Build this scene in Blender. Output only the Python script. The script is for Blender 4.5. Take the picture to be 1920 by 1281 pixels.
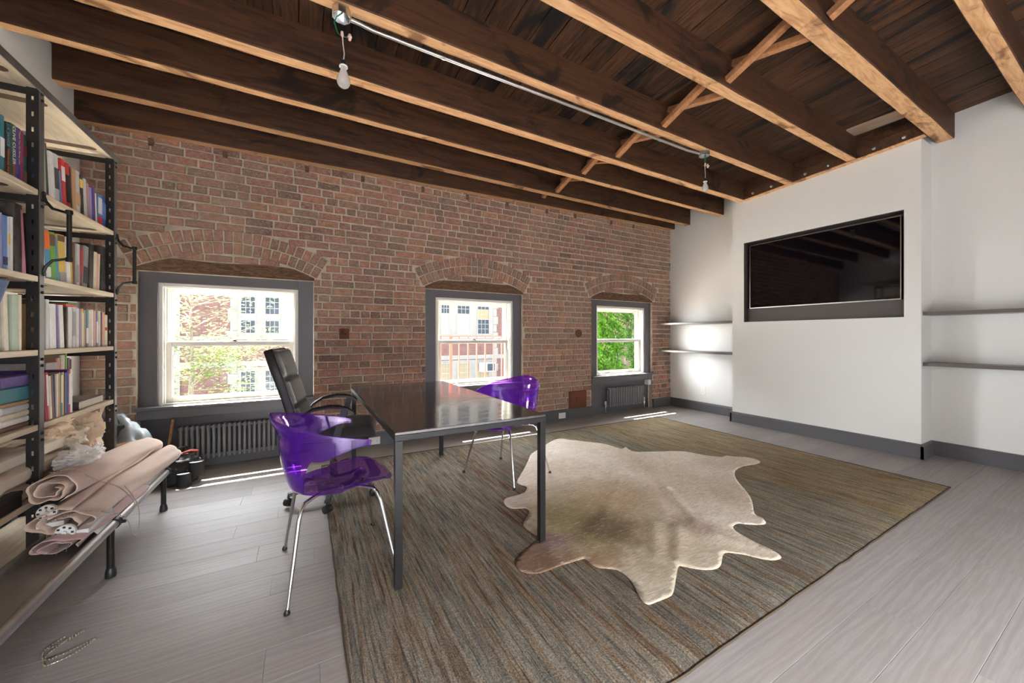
import bpy, bmesh, math, random
from math import sin, cos, pi, radians, sqrt, atan2, asin
from mathutils import Vector, Matrix, noise
from mathutils.geometry import delaunay_2d_cdt

for o in list(bpy.data.objects): bpy.data.objects.remove(o)
sc = bpy.context.scene
COL = sc.collection
random.seed(7)

# ------------------------------------------------------------------ camera
CAMH = 1.184
cam = bpy.data.cameras.new('camera'); camo = bpy.data.objects.new('camera', cam); COL.objects.link(camo)
camo.location = (0, 0, CAMH); camo.rotation_euler = (radians(90), 0, radians(-29.229))
cam.sensor_width = 36; cam.lens = 697/1920*36; cam.shift_y = -10/1920; cam.clip_start = .02; cam.clip_end = 200
sc.camera = camo
# ------------------------------------------------------------------ sky, sun, light, exposure
sc.view_settings.view_transform = 'Standard'; sc.view_settings.look = 'None'
sc.view_settings.gamma = 1; sc.view_settings.use_curve_mapping = False
sc.view_settings.exposure = 0.95
SKY = 1.15; SUN = 45.0; GLOW = 32.0; REAR = 290.0
w = bpy.data.worlds.new('sky'); sc.world = w; w.use_nodes = True
bg = w.node_tree.nodes['Background']; bg.inputs[0].default_value = (.86, .93, 1.0, 1); bg.inputs[1].default_value = SKY
def lamp(name, typ, loc, direction, energy, color=(1, 1, 1), **kw):
    l = bpy.data.lights.new(name, typ); o = bpy.data.objects.new(name, l); COL.objects.link(o)
    l.energy = energy; l.color = color; o.location = loc
    o.rotation_euler = Vector(direction).to_track_quat('-Z', 'Y').to_euler()
    for k, v in kw.items(): setattr(l, k, v)
    return o
lamp('sun', 'SUN', (0, 12, 14), (.12, -.5, -1), SUN, (1, .95, .86), angle=radians(.6))
lamp('hazy_bright_sky', 'SUN', (0, 14, 12), (0, -.78, -.6), GLOW, (.93, .96, 1), angle=radians(110))
# added low fill lamps, past both building ends, brightening bookcase and chimney breast
lamp('low_fill_right', 'SUN', (20, 14, 5), (-3, -1.6, -.27), 7.0, (1, .96, .9), angle=radians(18))
lamp('low_fill_left', 'SUN', (-20, 14, 5), (3, -1.7, -.12), 8.0, (.96, .98, 1), angle=radians(38))
# added fill lamps at the two invented windows behind the camera
for x, e_ in ((.2, 1.25), (2.6, .55)):
    lamp('rear_fill', 'AREA', (x, -2.62, 1.15), (0, .38, -.92), REAR*e_, (.95, .98, 1), shape='RECTANGLE', size=1.9, size_y=1.0, spread=radians(120))
# portals: guide the sky through the three windows of the brick wall
for x in (-.577, 1.89, 4.377):
    o = lamp('window_portal', 'AREA', (x, 4.47, 1.12), (0, -1, 0), 1, shape='RECTANGLE', size=1.04, size_y=1.06)
    o.data.cycles.is_portal = True

# ------------------------------------------------------------------ helpers
def lin(v):
    v /= 255.
    return v/12.92 if v <= .04045 else ((v+.055)/1.055)**2.4
def S(r, g, b): return (lin(r), lin(g), lin(b), 1)

class MB:
    def __init__(s): s.v = []; s.f = []; s.m = []
    def add(s, vs, fs, mi=0):
        n = len(s.v); s.v += [tuple(p) for p in vs]
        for f in fs: s.f.append([i+n for i in f]); s.m.append(mi)
        return s
    def box(s, a, b, mi=0, rot=None, c=None):
        (x0, y0, z0), (x1, y1, z1) = a, b
        vs = [Vector(p) for p in ((x0,y0,z0),(x1,y0,z0),(x1,y1,z0),(x0,y1,z0),(x0,y0,z1),(x1,y0,z1),(x1,y1,z1),(x0,y1,z1))]
        if rot is not None:
            c = Vector(c) if c is not None else (Vector(a)+Vector(b))/2
            vs = [c+rot @ (v-c) for v in vs]
        return s.add(vs, [(0,3,2,1),(4,5,6,7),(0,1,5,4),(1,2,6,5),(2,3,7,6),(3,0,4,7)], mi)
    def bar(s, p, q, w, h, up=(0,0,1), mi=0):
        p, q = Vector(p), Vector(q); d = (q-p).normalized(); u = Vector(up)
        r = d.cross(u).normalized(); u = r.cross(d).normalized()
        vs = [e+r*a*w/2+u*b*h/2 for e in (p, q) for a, b in ((-1,-1),(1,-1),(1,1),(-1,1))]
        return s.add(vs, [(3,2,1,0),(4,5,6,7),(0,1,5,4),(1,2,6,5),(2,3,7,6),(3,0,4,7)], mi)
    def tube(s, path, r, n=10, cap=True, mi=0, closed=False):
        P = [Vector(p) for p in path]; m = len(P)
        R = r if isinstance(r, (list, tuple)) else [r]*m
        t0 = (P[1]-P[0]).normalized(); u = t0.orthogonal().normalized(); rings = []; pv = t0
        for i in range(m):
            if closed: t = (P[(i+1) % m]-P[i-1]).normalized()
            else: t = (P[min(i+1, m-1)]-P[max(i-1, 0)]).normalized()
            u = (pv.rotation_difference(t) @ u); u = (u-t*u.dot(t)).normalized(); pv = t; b = t.cross(u)
            rings.append([P[i]+(u*cos(2*pi*k/n)+b*sin(2*pi*k/n))*R[i] for k in range(n)])
        vs = [p for g in rings for p in g]; fs = []
        for i in range(m if closed else m-1):
            j = (i+1) % m
            for k in range(n): fs.append((i*n+k, i*n+(k+1) % n, j*n+(k+1) % n, j*n+k))
        if cap and not closed: fs += [tuple(range(n-1, -1, -1)), tuple((m-1)*n+k for k in range(n))]
        return s.add(vs, fs, mi)
    def lathe(s, prof, n=16, c=(0,0,0), mi=0, axis='z'):
        c = Vector(c); vs = []; fs = []; m = len(prof)
        for r, z in prof:
            for k in range(n):
                a = 2*pi*k/n; p = Vector((r*cos(a), r*sin(a), z))
                if axis == 'x': p = Vector((p.z, p.x, p.y))
                if axis == 'y': p = Vector((p.y, p.z, p.x))
                vs.append(c+p)
        for i in range(m-1):
            for k in range(n): fs.append((i*n+k, i*n+(k+1) % n, (i+1)*n+(k+1) % n, (i+1)*n+k))
        fs += [tuple(range(n-1, -1, -1)), tuple((m-1)*n+k for k in range(n))]
        return s.add(vs, fs, mi)
    def grid(s, pts, mi=0, cu=False, cv=False):
        m = len(pts); n = len(pts[0]); vs = [p for r in pts for p in r]; fs = []
        for i in range(m if cu else m-1):
            for j in range(n if cv else n-1):
                a, b = (i+1) % m, (j+1) % n
                fs.append((i*n+j, i*n+b, a*n+b, a*n+j))
        return s.add(vs, fs, mi)
    def poly(s, pts2, y0, y1, mi=0, plane='xz'):
        # extruded outline; plane 'xz' extrudes along y, 'yz' along x, 'xy' along z
        n = len(pts2)
        if plane == 'xz': A = [(a, y0, b) for a, b in pts2]; B = [(a, y1, b) for a, b in pts2]
        elif plane == 'yz': A = [(y0, a, b) for a, b in pts2]; B = [(y1, a, b) for a, b in pts2]
        else: A = [(a, b, y0) for a, b in pts2]; B = [(a, b, y1) for a, b in pts2]
        fs = [tuple(range(n)), tuple(range(2*n-1, n-1, -1))]+[(i, (i+1) % n+0, n+(i+1) % n, n+i)[::-1] for i in range(n)]
        return s.add(A+B, fs, mi)
    def mesh(s, name):
        me = bpy.data.meshes.new(name); me.from_pydata(s.v, [], s.f)
        me.polygons.foreach_set('material_index', s.m); me.update()
        bm = bmesh.new(); bm.from_mesh(me); bmesh.ops.recalc_face_normals(bm, faces=bm.faces); bm.to_mesh(me); bm.free()
        return me

def link(name, data, parent=None, loc=None, rot=None):
    o = bpy.data.objects.new(name, data); COL.objects.link(o)
    if parent is not None: o.parent = parent
    if loc is not None: o.location = loc
    if rot is not None: o.rotation_euler = rot
    return o
def smooth(me, ang=40):
    me.polygons.foreach_set('use_smooth', [True]*len(me.polygons))
    try: me.set_sharp_from_angle(angle=radians(ang))
    except Exception: pass
def obj(name, mb, mats, parent=None, loc=None, rot=None, sm=False, bev=0, seg=2, sub=0, solid=0):
    me = mb.mesh(name) if isinstance(mb, MB) else mb
    for m in (mats if isinstance(mats, (list, tuple)) else [mats]):
        if len(me.materials) < 8: me.materials.append(m)
    if sm: smooth(me, sm if sm is not True else 40)
    o = link(name, me, parent, loc, rot)
    if solid: md = o.modifiers.new('solid', 'SOLIDIFY'); md.thickness = solid; md.offset = 0
    if bev: md = o.modifiers.new('bevel', 'BEVEL'); md.width = bev; md.segments = seg; md.limit_method = 'ANGLE'
    if sub: md = o.modifiers.new('sub', 'SUBSURF'); md.levels = sub; md.render_levels = sub
    return o
def tag(o, label=None, cat=None, group=None, kind=None):
    if label: o['label'] = label
    if cat: o['category'] = cat
    if group: o['group'] = group
    if kind: o['kind'] = kind
    return o
def empty(name, loc=(0,0,0), rz=0, label=None, cat=None, group=None, kind=None):
    o = link(name, None, None, loc, (0, 0, rz)); o.empty_display_size = .1
    return tag(o, label, cat, group, kind)
def dup(root, loc=None, rz=None, label=None):
    r = root.copy(); COL.objects.link(r)
    if loc is not None: r.location = loc
    if rz is not None: r.rotation_euler = (0, 0, rz)
    if label: r['label'] = label
    for ch in list(root.children):
        c = ch.copy(); COL.objects.link(c); c.parent = r
        for g in list(ch.children):
            d = g.copy(); COL.objects.link(d); d.parent = c
    return r

# ------------------------------------------------------------------ materials
class NT:
    def __init__(s, name):
        s.mat = bpy.data.materials.new(name); s.mat.use_nodes = True; s.t = s.mat.node_tree
        s.b = s.t.nodes['Principled BSDF']; s.out = s.t.nodes['Material Output']
    def n(s, typ, **kw):
        nd = s.t.nodes.new('ShaderNode'+typ)
        for k, v in kw.items():
            if k.startswith('i_'):
                key = k[2:]; nd.inputs[int(key) if key.isdigit() else key].default_value = v
            else: setattr(nd, k, v)
        return nd
    def l(s, a, b):
        s.t.links.new(a, b)
    def set(s, **kw):
        for k, v in kw.items():
            key = {'base': 'Base Color', 'rough': 'Roughness', 'metal': 'Metallic', 'spec': 'Specular IOR Level', 'trans': 'Transmission Weight', 'ior': 'IOR', 'coat': 'Coat Weight', 'sheen': 'Sheen Weight', 'alpha': 'Alpha'}[k]
            s.b.inputs[key].default_value = v
        return s
    def pos(s, scale=(1,1,1), rotz=0, coord='world', rnd=0):
        if coord == 'world': src = s.n('NewGeometry').outputs['Position']
        else: src = s.n('TexCoord').outputs['Object']
        mp = s.n('Mapping'); mp.inputs['Scale'].default_value = scale; mp.inputs['Rotation'].default_value = (0, 0, rotz)
        s.l(src, mp.inputs['Vector'])
        if rnd:
            oi = s.n('ObjectInfo'); mu = s.n('Math', operation='MULTIPLY', i_1=float(rnd)); s.l(oi.outputs['Random'], mu.inputs[0])
            s.l(mu.outputs[0], mp.inputs['Location'])
        return mp.outputs[0]
    def noise(s, vec, scale=5, detail=4, rough=.55, dist=0):
        nd = s.n('TexNoise'); nd.inputs['Scale'].default_value = scale; nd.inputs['Detail'].default_value = detail
        nd.inputs['Roughness'].default_value = rough; nd.inputs['Distortion'].default_value = dist
        if vec is not None: s.l(vec, nd.inputs['Vector'])
        return nd.outputs['Fac']
    def ramp(s, fac, stops, interp='LINEAR'):
        r = s.n('ValToRGB'); cr = r.color_ramp; cr.interpolation = interp
        while len(cr.elements) < len(stops): cr.elements.new(.5)
        for e, (p, c) in zip(cr.elements, stops):
            e.position = p; e.color = c if len(c) == 4 else (*c, 1)
        s.l(fac, r.inputs[0]); return r.outputs[0]
    def mix(s, fac, a, b, typ='MIX'):
        m = s.n('Mix', data_type='RGBA', blend_type=typ)
        for sock, v in ((m.inputs[0], fac), (m.inputs[6], a), (m.inputs[7], b)):
            if hasattr(v, 'is_linked') or hasattr(v, 'links'): s.l(v, sock)
            else: sock.default_value = v
        return m.outputs[2]
    def math(s, op, a, b=0.0, clamp=False):
        m = s.n('Math', operation=op); m.use_clamp = clamp
        for sock, v in ((m.inputs[0], a), (m.inputs[1], b)):
            if hasattr(v, 'links'): s.l(v, sock)
            else: sock.default_value = v
        return m.outputs[0]
    def bump(s, h, strength=.3, dist=.01):
        b = s.n('Bump'); b.inputs['Strength'].default_value = strength; b.inputs['Distance'].default_value = dist
        s.l(h, b.inputs['Height']); s.l(b.outputs[0], s.b.inputs['Normal']); return b
    def col(s, c): s.l(c, s.b.inputs['Base Color']); return s
def schlick(m, f0=.04, k=5.):
    lw = m.n('LayerWeight'); lw.inputs['Blend'].default_value = .5
    return m.math('ADD', m.math('MULTIPLY', m.math('POWER', lw.outputs['Facing'], k), 1-f0), f0)
def plain(name, base, rough=.5, metal=0, var=0, bump=0, bscale=40, **kw):
    m = NT(name); m.set(base=base, rough=rough, metal=metal, **kw)
    if var:
        f = m.noise(m.pos(), 3, 5); d = tuple(max(0, c*(1-var)) for c in base[:3])+(1,); u = tuple(min(1, c*(1+var)) for c in base[:3])+(1,)
        m.col(m.ramp(f, [(.3, d), (.7, u)]))
    if bump: m.bump(m.noise(m.pos(), bscale, 3), bump, .004)
    return m.mat

def mk_brick():
    m = NT('brick')
    oi = m.n('ObjectInfo'); ge = m.n('NewGeometry')
    r = m.math('FRACT', m.math('ADD', oi.outputs['Random'], ge.outputs['Random Per Island']))
    base = m.ramp(r, [(0, S(110,80,74)), (.12, S(164,112,98)), (.26, S(186,122,100)), (.4, S(140,106,92)), (.52, S(200,130,104)), (.64, S(160,112,102)), (.78, S(208,144,112)), (.88, S(128,96,88)), (1, S(186,146,122))])
    p = m.pos()
    n1 = m.noise(p, 22, 5, .65); n2 = m.noise(m.pos((1,1,1.7)), 60, 5, .7); n3 = m.noise(p, 1.3, 2)
    c = m.mix(m.ramp(n1, [(.38, (0,0,0)), (.62, (1,1,1))]), base, m.mix(.55, base, S(84,58,54)))
    c = m.mix(m.ramp(n2, [(.5, (0,0,0)), (.66, (.8,.8,.8))]), c, S(190,176,160))
    c = m.mix(m.ramp(n3, [(.3, (.08,.08,.08)), (.7, (.45,.45,.45))]), c, S(176,152,130))
    m.col(c); m.set(rough=.9, spec=.25); m.bump(m.noise(p, 90, 5, .7), .7, .006)
    return m.mat
def mk_mortar():
    m = NT('mortar'); p = m.pos()
    n = m.noise(p, 9, 6, .65)
    m.col(m.ramp(n, [(.3, S(160,150,132)), (.5, S(198,187,168)), (.75, S(216,206,188))])); m.set(rough=.95, spec=.2)
    m.bump(m.noise(p, 70, 5, .7), .8, .008); return m.mat
def wood(name, stops, scale, grain=14, dist=1.2, rough=.6, coord='world', rnd=0, stain=None, bumps=.25, rotz=0, spec=.4, obj_var=.0):
    m = NT(name); p = m.pos(scale, rotz, coord, rnd)
    g = m.noise(p, grain, 7, .62, dist)
    c = m.ramp(g, stops)
    if obj_var:
        oi = m.n('ObjectInfo'); hv = m.n('HueSaturation'); m.l(c, hv.inputs['Color'])
        m.l(m.math('ADD', m.math('MULTIPLY', oi.outputs['Random'], obj_var*2), 1-obj_var), hv.inputs['Value']); c = hv.outputs[0]
    if stain:
        q = m.pos(stain[1]); s_ = m.noise(q, 1.0, 5, .6, 1.0)
        c = m.mix(m.ramp(s_, [(stain[2], (0,0,0)), (stain[3], (1,1,1))]), c, m.mix(.75, c, stain[0], 'MULTIPLY') if len(stain) > 4 else stain[0])
    m.col(c); m.set(rough=rough, spec=spec); m.bump(g, bumps, .004); return m.mat

MAT = {}
MAT['brick'] = mk_brick(); MAT['mortar'] = mk_mortar()
MAT['white'] = plain('white_paint', S(226,225,222), .6, bump=.05, bscale=120)
MAT['grey'] = plain('grey_paint', S(96,93,97), .33)
MAT['grey_dark'] = plain('baseboard_paint', S(92,91,94), .38)
MAT['niche'] = plain('niche_paint', S(82,74,72), .5)
MAT['shelf'] = plain('shelf_paint', S(104,96,93), .35)
MAT['sash'] = plain('sash_paint', S(226,222,212), .4, var=.06)
MAT['black'] = plain('black_plastic', (.012,.012,.013,1), .42)
MAT['blackmetal'] = plain('black_metal', (.018,.017,.016,1), .45, .4)
MAT['chrome'] = plain('chrome', (.72,.72,.72,1), .12, 1)
MAT['galv'] = plain('galvanised_steel', (.62,.63,.65,1), .33, 1, var=.15)
MAT['alu'] = plain('aluminium', (.42,.41,.40,1), .5, 1, var=.12)
MAT['screen'] = plain('screen_glass', (.002,.002,.004,1), .04, spec=.6)
MAT['bezel'] = plain('silver_bezel', (.6,.58,.55,1), .3, 1)
MAT['outlet'] = plain('outlet_plastic', S(236,234,230), .35)
MAT['slot'] = plain('dark_slot', (.02,.02,.02,1), .6)
MAT['radiator'] = plain('radiator_enamel', S(128,128,130), .36)
MAT['rust'] = plain('rusted_iron', S(120,72,48), .8, .2, var=.35, bump=.4)
MAT['pipe'] = MAT['chrome']
MAT['white_plastic'] = plain('white_plastic', S(232,232,232), .4)
def mk_floor():
    m = NT('grey_oak_plank')
    wv = m.n('TexWave', wave_type='BANDS', bands_direction='Y'); m.l(m.pos((.09, 1, 1), 0, 'object', 30), wv.inputs['Vector'])
    for k_, v_ in (('Scale', 11.), ('Distortion', 10.), ('Detail', 3.), ('Detail Scale', 1.6), ('Detail Roughness', .62)): wv.inputs[k_].default_value = v_
    g2 = m.noise(m.pos((3, 120, 60), 0, 'object', 30), 1.6, 4, .65); g = m.noise(m.pos((.8, 3, 3), 0, 'object', 30), 1.5, 4)
    c = m.ramp(wv.outputs['Fac'], [(.0, S(148,143,142)), (.35, S(153,148,147)), (.7, S(155,150,149)), (1, S(159,155,154))])
    c = m.mix(m.math('MULTIPLY', m.ramp(g2, [(.4, (0,0,0)), (.65, (1,1,1))]), .28), c, S(124,117,114))
    c = m.mix(m.math('MULTIPLY', m.ramp(g, [(.4, (0,0,0)), (.7, (1,1,1))]), .35), c, S(150,140,134))
    oi = m.n('ObjectInfo'); hv = m.n('HueSaturation'); m.l(c, hv.inputs['Color'])
    m.l(m.math('ADD', m.math('MULTIPLY', oi.outputs['Random'], .16), .92), hv.inputs['Value'])
    m.col(hv.outputs[0]); m.set(spec=.35)
    m.l(m.math('ADD', m.math('MULTIPLY', g, .16), .34), m.b.inputs['Roughness']); m.bump(g2, .03, .001); return m.mat
MAT['floor'] = mk_floor(); MAT['floor_gap'] = plain('floor_joint', S(112,107,104), .8)
MAT['joist'] = wood('joist_wood', [(.25, S(44,27,18)), (.45, S(72,45,29)), (.6, S(90,57,34)), (.8, S(58,36,24))], (.55, 6, 6), 3.2, 1.6, .62, stain=(S(40,26,18), (1.6, 1.6, 3.0), .56, .64))
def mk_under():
    m = NT('sawn_wood_lit'); g = m.noise(m.pos((1.2, 9, 9)), 3.5, 6, .6, 1.2); sw = m.noise(m.pos((42, 3, 3)), 2, 3, .6, .6)  # rough-sawn underside; light bounced off the floor is painted into its paler tone
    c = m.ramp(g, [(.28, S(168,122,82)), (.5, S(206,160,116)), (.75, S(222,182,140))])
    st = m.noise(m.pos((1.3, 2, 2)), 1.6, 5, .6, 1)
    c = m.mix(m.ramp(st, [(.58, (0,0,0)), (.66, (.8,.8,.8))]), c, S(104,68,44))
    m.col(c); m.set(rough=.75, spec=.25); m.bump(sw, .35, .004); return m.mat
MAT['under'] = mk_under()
MAT['board'] = wood('roof_board', [(.25, S(34,23,17)), (.45, S(70,45,28)), (.6, S(92,60,36)), (.8, S(48,32,22))], (9, .7, 9), 2.6, 1.8, .7, stain=(S(30,25,24), (4, .9, 1), .54, .62), obj_var=.3)
MAT['board_pale'] = wood('pale_board', [(.3, S(150,124,104)), (.7, S(190,168,148))], (9, .9, 9), 3, 1.2, .7)
MAT['brace'] = wood('brace_wood', [(.3, S(150,100,64)), (.6, S(186,132,90)), (.8, S(132,86,54))], (3, 3, 3), 6, 1.4, .75)
MAT['lintel'] = wood('lintel_wood', [(.25, S(52,38,30)), (.45, S(96,70,52)), (.6, S(128,98,74)), (.8, S(74,54,42))], (2.2, 11, 11), 3.5, 2.5, .85, bumps=.6)
MAT['ply'] = wood('shelf_wood', [(.25, S(186,166,140)), (.5, S(210,192,166)), (.75, S(224,210,188))], (7, .8, 7), 3.5, 1.2, .55)
# ------------------------------------------------------------------ floor
XL, XR, XB, YW, YR = -1.55, 5.49, 5.19, 4.245, -2.6     # left wall, right recess, chimney breast, brick face, rear wall
fl = MB().box((XL-.1, YR-.1, -.12), (XR+.1, 4.6, -.008))
floor = tag(obj('floor', fl, MAT['floor_gap']), 'grey oak plank floor of the loft room', 'floor', kind='structure')
PW = .168; rr = random.Random(3); pm = {}
def plank_mesh(L):
    k = round(L, 1)
    if k not in pm:
        b = MB(); c = .0009; w_ = PW/2-.0003; l_ = k/2-.0003
        b.add([(-l_,-w_,-.008),(l_,-w_,-.008),(l_,w_,-.008),(-l_,w_,-.008),(-l_,-w_,-c),(l_,-w_,-c),(l_,w_,-c),(-l_,w_,-c),(-l_+c,-w_+c,0),(l_-c,-w_+c,0),(l_-c,w_-c,0),(-l_+c,w_-c,0)],
              [(8,9,10,11),(4,5,9,8),(5,6,10,9),(6,7,11,10),(7,4,8,11),(0,1,5,4),(1,2,6,5),(2,3,7,6),(3,0,4,7)])
        me = b.mesh('plank'); me.materials.append(MAT['floor']); pm[k] = me
    return pm[k], k
y = .339+PW*.5-PW*18
while y < 4.5:
    x = XL-rr.random()*1.2
    while x < XR:
        L = round(rr.uniform(1.5, 2.4), 1)
        me, k = plank_mesh(L)
        if x+k > XL-.02 and y+PW/2 > YR: link('plank', me, floor, (x+k/2, y, 0))
        x += k
    y += PW

# ------------------------------------------------------------------ brick wall
NC = (-.569, 1.883, 4.385); NH = .655; NTOP = 1.735
SILL = .575
ZC, RI, RO, AEND = .495, 1.445, 1.655, radians(28.3)
wall = MB(); T0, T1 = YW+.006, 4.62
edges = [XL-.1]+[e for c in NC for e in (c-NH, c+NH)]+[XR+.1]
for i in range(0, 8, 2): wall.box((edges[i], T0, -.1), (edges[i+1], T1, NTOP))
wall.box((XL-.1, T0, NTOP), (XR+.1, T1, 3.4))
for c in NC: wall.box((c-NH, 4.36, -.1), (c+NH, T1, SILL-.01))          # parapet under each window
wb = tag(obj('wall_back', wall, MAT['mortar']), 'exposed red brick wall with three arched window openings', 'wall', kind='structure')
rb = random.Random(11)
bvar = {}
def brick_mesh(L, H, v, D=.012):
    key = (L, H, v)
    if key in bvar: return bvar[key]
    r = random.Random(v*31+int(L*1000)); j = lambda a=.0025: r.uniform(-a, a)
    l_, h_ = L/2, H/2; ch = .005; f = []
    back = [(-l_,0,-h_),(l_,0,-h_),(l_,0,h_),(-l_,0,h_)]
    mid = [(x+j(), -D+.004, z+j()) for x, z in ((-l_,-h_),(0,-h_),(l_,-h_),(l_,h_),(0,h_),(-l_,h_))]
    fr = [(x+j(), -D-.0015+j(.0015), z+j()) for x, z in ((-l_+ch,-h_+ch),(0,-h_+ch*.7),(l_-ch,-h_+ch),(l_-ch,h_-ch),(0,h_-ch*.7),(-l_+ch,h_-ch))]
    vs = back+mid+fr; n = 4
    fs = [(0,1,6,5,4),(1,2,7,6),(2,3,9,8,7),(3,0,4,9)]+[(4+i,4+(i+1)%6,10+(i+1)%6,10+i) for i in range(6)]+[(10,11,14,15),(11,12,13,14)]
    b = MB().add(vs, fs); me = b.mesh('brick'); me.materials.append(MAT['brick']); bvar[key] = me
    return me
BR = []     # (x, z, sx, ang, L, H, v)
CH, JT = .0765, .0165
def blocked(zm):
    out = []
    for c in NC:
        if zm < NTOP+.03: hw = NH
        else:
            d = zm-ZC
            hw = d*math.tan(AEND+radians(.7)) if d*d+(d*math.tan(AEND))**2 < (RO+.01)**2 else (sqrt((RO+.012)**2-d*d) if d < RO+.01 else 0)
        if hw > 0: out.append((c-hw, c+hw))
    return out
z = .0; k = 0
while z < 3.12:
    h = CH-JT+rb.uniform(-.002, .002); zm = z+CH/2
    bl = blocked(zm); iv = []; a = XL
    for p, q in bl: iv.append((a, p)); a = q
    iv.append((a, XR))
    header = k % 7 == 4; pitch = .105 if header else .212
    x = XL-rb.random()*.2 if not header else XL-rb.random()*.1
    x = XL-(.106 if k % 2 else 0)-rb.uniform(0, .03)
    while x < XR:
        pp = pitch+rb.uniform(-.012, .012)
        if not header and rb.random() < .12: pp *= .52
        s0, s1 = x, x+pp-JT
        for p, q in iv:
            u, v = max(s0, p+.004), min(s1, q-.004)
            if v-u > .022:
                BR.append((u+(v-u)/2, zm+rb.uniform(-.002, .002), v-u, 0, h))
        x += pp
    z += CH; k += 1
for c in NC:                      # two rings of header bricks over each window, and the short infill course
    for ring, (r0, r1) in enumerate(((RI, RI+.098), (RI+.112, RO))):
        n = 20 if ring == 0 else 22
        for i in range(n):
            t = -AEND+(i+.5)*2*AEND/n; rm = (r0+r1)/2
            BR.append((c+rm*sin(t), ZC+rm*cos(t), rm*2*AEND/n-.014, t, r1-r0))
    for x0, L in ((-.30, .17), (-.105, .19), (.10, .18), (.285, .15)):
        BR.append((c+x0, 1.889, L, 0, .052))
def size_in_view(b):
    x, zz = b[0], b[1]; depth = .4883*x+.8726*YW; px = 960+697*(.8726*x-.4883*YW)/depth
    vis = 215 < px < 1260 or (px > 80 and px <= 215 and rb.random() < .25)
    # bricks hidden by the sill-high furniture do not matter; nearest visible ones first
    return (b[2]*b[4]/depth**2)*(1 if vis and zz < 2.95 else .01)
BR.sort(key=size_in_view, reverse=True)
merged = MB()
for i, (x, zz, L, ang, h) in enumerate(BR):
    Lq = min((.198, .092, .06), key=lambda q: abs(q-L)); v = rb.randrange(6)
    hq = .063 if h < .08 else (.098 if h < .1 else .0985)
    me = brick_mesh(Lq, hq, v, .0105+.001*(v % 3))
    M4 = Matrix.Translation((x, T0, zz)) @ Matrix.Rotation(ang, 4, 'Y') @ Matrix.Diagonal((L/Lq, 1, h/hq, 1))
    if i < 300:
        o = link('brick', me, wb); o.matrix_local = M4
    else:
        merged.add([M4 @ vv.co for vv in me.vertices], [tuple(p.vertices) for p in me.polygons])
tag(obj('brickwork', merged, MAT['brick'], wb), kind='stuff')
for c in NC:                      # timber lintels with arched tops
    pts = [(c-.66, NTOP+.004), (c+.66, NTOP+.004)]
    for i in range(25):
        xx = .66-i*1.32/24; zt = min(ZC+sqrt((RI-.014)**2-xx*xx), 1.852+.006*sin(xx*9+c))
        pts.append((c+xx, max(zt, NTOP+.012)))
    obj('lintel', MB().poly(pts, YW-.006+.002*c, YW+.03), MAT['lintel'], wb)
for i in range(11):              # old joist-lath pockets along the top of the brickwork
    x = -1.2+i*.58+rb.uniform(-.08, .08); zt = 2.868+(x+1.55)/7.04*.135
    obj('nailing_block', MB().box((x, YW-.012, zt-.075), (x+.035, YW+.02, zt-.015)), MAT['lintel'], wb)
def plate(name, x0, z0, x1, z1, mat, label, cat):
    t = empty(name, ((x0+x1)/2, YW-.012, z0), 0, label, cat); w_ = (x1-x0)/2; h_ = z1-z0
    obj('plate', MB().box((-w_, -.006, 0), (w_, .012, h_)), mat, t, bev=.003)
    return t, w_, h_
t, a, b = plate('iron_wall_plate', 3.302, .15, 3.616, .39, MAT['rust'], 'rusty square iron plate on brick wall just above the baseboard', 'plate')
obj('boss', MB().box((-.03, -.014, .09), (.03, -.004, .15)), MAT['rust'], t, bev=.003)
obj('rim', MB().box((-a, -.009, 0), (a, -.005, .012)).box((-a, -.009, b-.012), (a, -.005, b)).box((-a, -.009, 0), (-a+.012, -.005, b)).box((a-.012, -.009, 0), (a, -.005, b)), MAT['rust'], t)
t, a, b = plate('iron_anchor_plate', .318, 1.155, .412, 1.262, MAT['rust'], 'small rusty iron block set in bricks right of the left window', 'plate')
obj('hook', MB().tube([(-.015, -.006, .09), (-.015, -.02, .085), (-.012, -.022, .05), (.01, -.02, .04), (.015, -.01, .06)], .006, 8), MAT['rust'], t, sm=True)
t = empty('wood_plug', (3.477, YW-.012, 1.225), 0, 'round brown wooden plug in bricks between middle and right windows', 'plug')
obj('disc', MB().lathe([(.058, .01), (.056, -.006), (.05, -.01), (.012, -.011)], 18, axis='y'), MAT['lintel'], t, sm=True)
obj('ring', MB().lathe([(.034, -.005), (.034, -.013), (.026, -.013), (.026, -.005)], 18, axis='y'), MAT['rust'], t)

# ------------------------------------------------------------------ windows
def mk_glass():
    m = NT('window_glass'); t = m.t
    tr = m.n('BsdfTransparent'); tr.inputs[0].default_value = (.97, .98, .98, 1)
    gl = m.n('BsdfGlossy'); gl.inputs['Roughness'].default_value = .02
    mx = m.n('MixShader')
    m.l(schlick(m, .03), mx.inputs[0]); m.l(tr.outputs[0], mx.inputs[1]); m.l(gl.outputs[0], mx.inputs[2]); m.l(mx.outputs[0], m.out.inputs['Surface'])
    return m.mat
MAT['glass'] = mk_glass()
def ring(b, x0, x1, z0, z1, w, y0, y1, wb_=None, wt=None):
    wb_ = wb_ or w; wt = wt or w
    b.box((x0, y0, z0), (x0+w, y1, z1)).box((x1-w, y0, z0), (x1, y1, z1)).box((x0+w, y0, z0), (x1-w, y1, z0+wb_)).box((x0+w, y0, z1-wt), (x1-w, y1, z1))
    return b
GP = 4.285          # plane of the grey boards
OW, OB, OT = .525, .592, 1.648
WL = ('left window with pale tree leaves outside, behind the office chair', 'middle window behind the table with red iron bars outside', 'right window full of green vine leaves, by the white wall')
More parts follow.
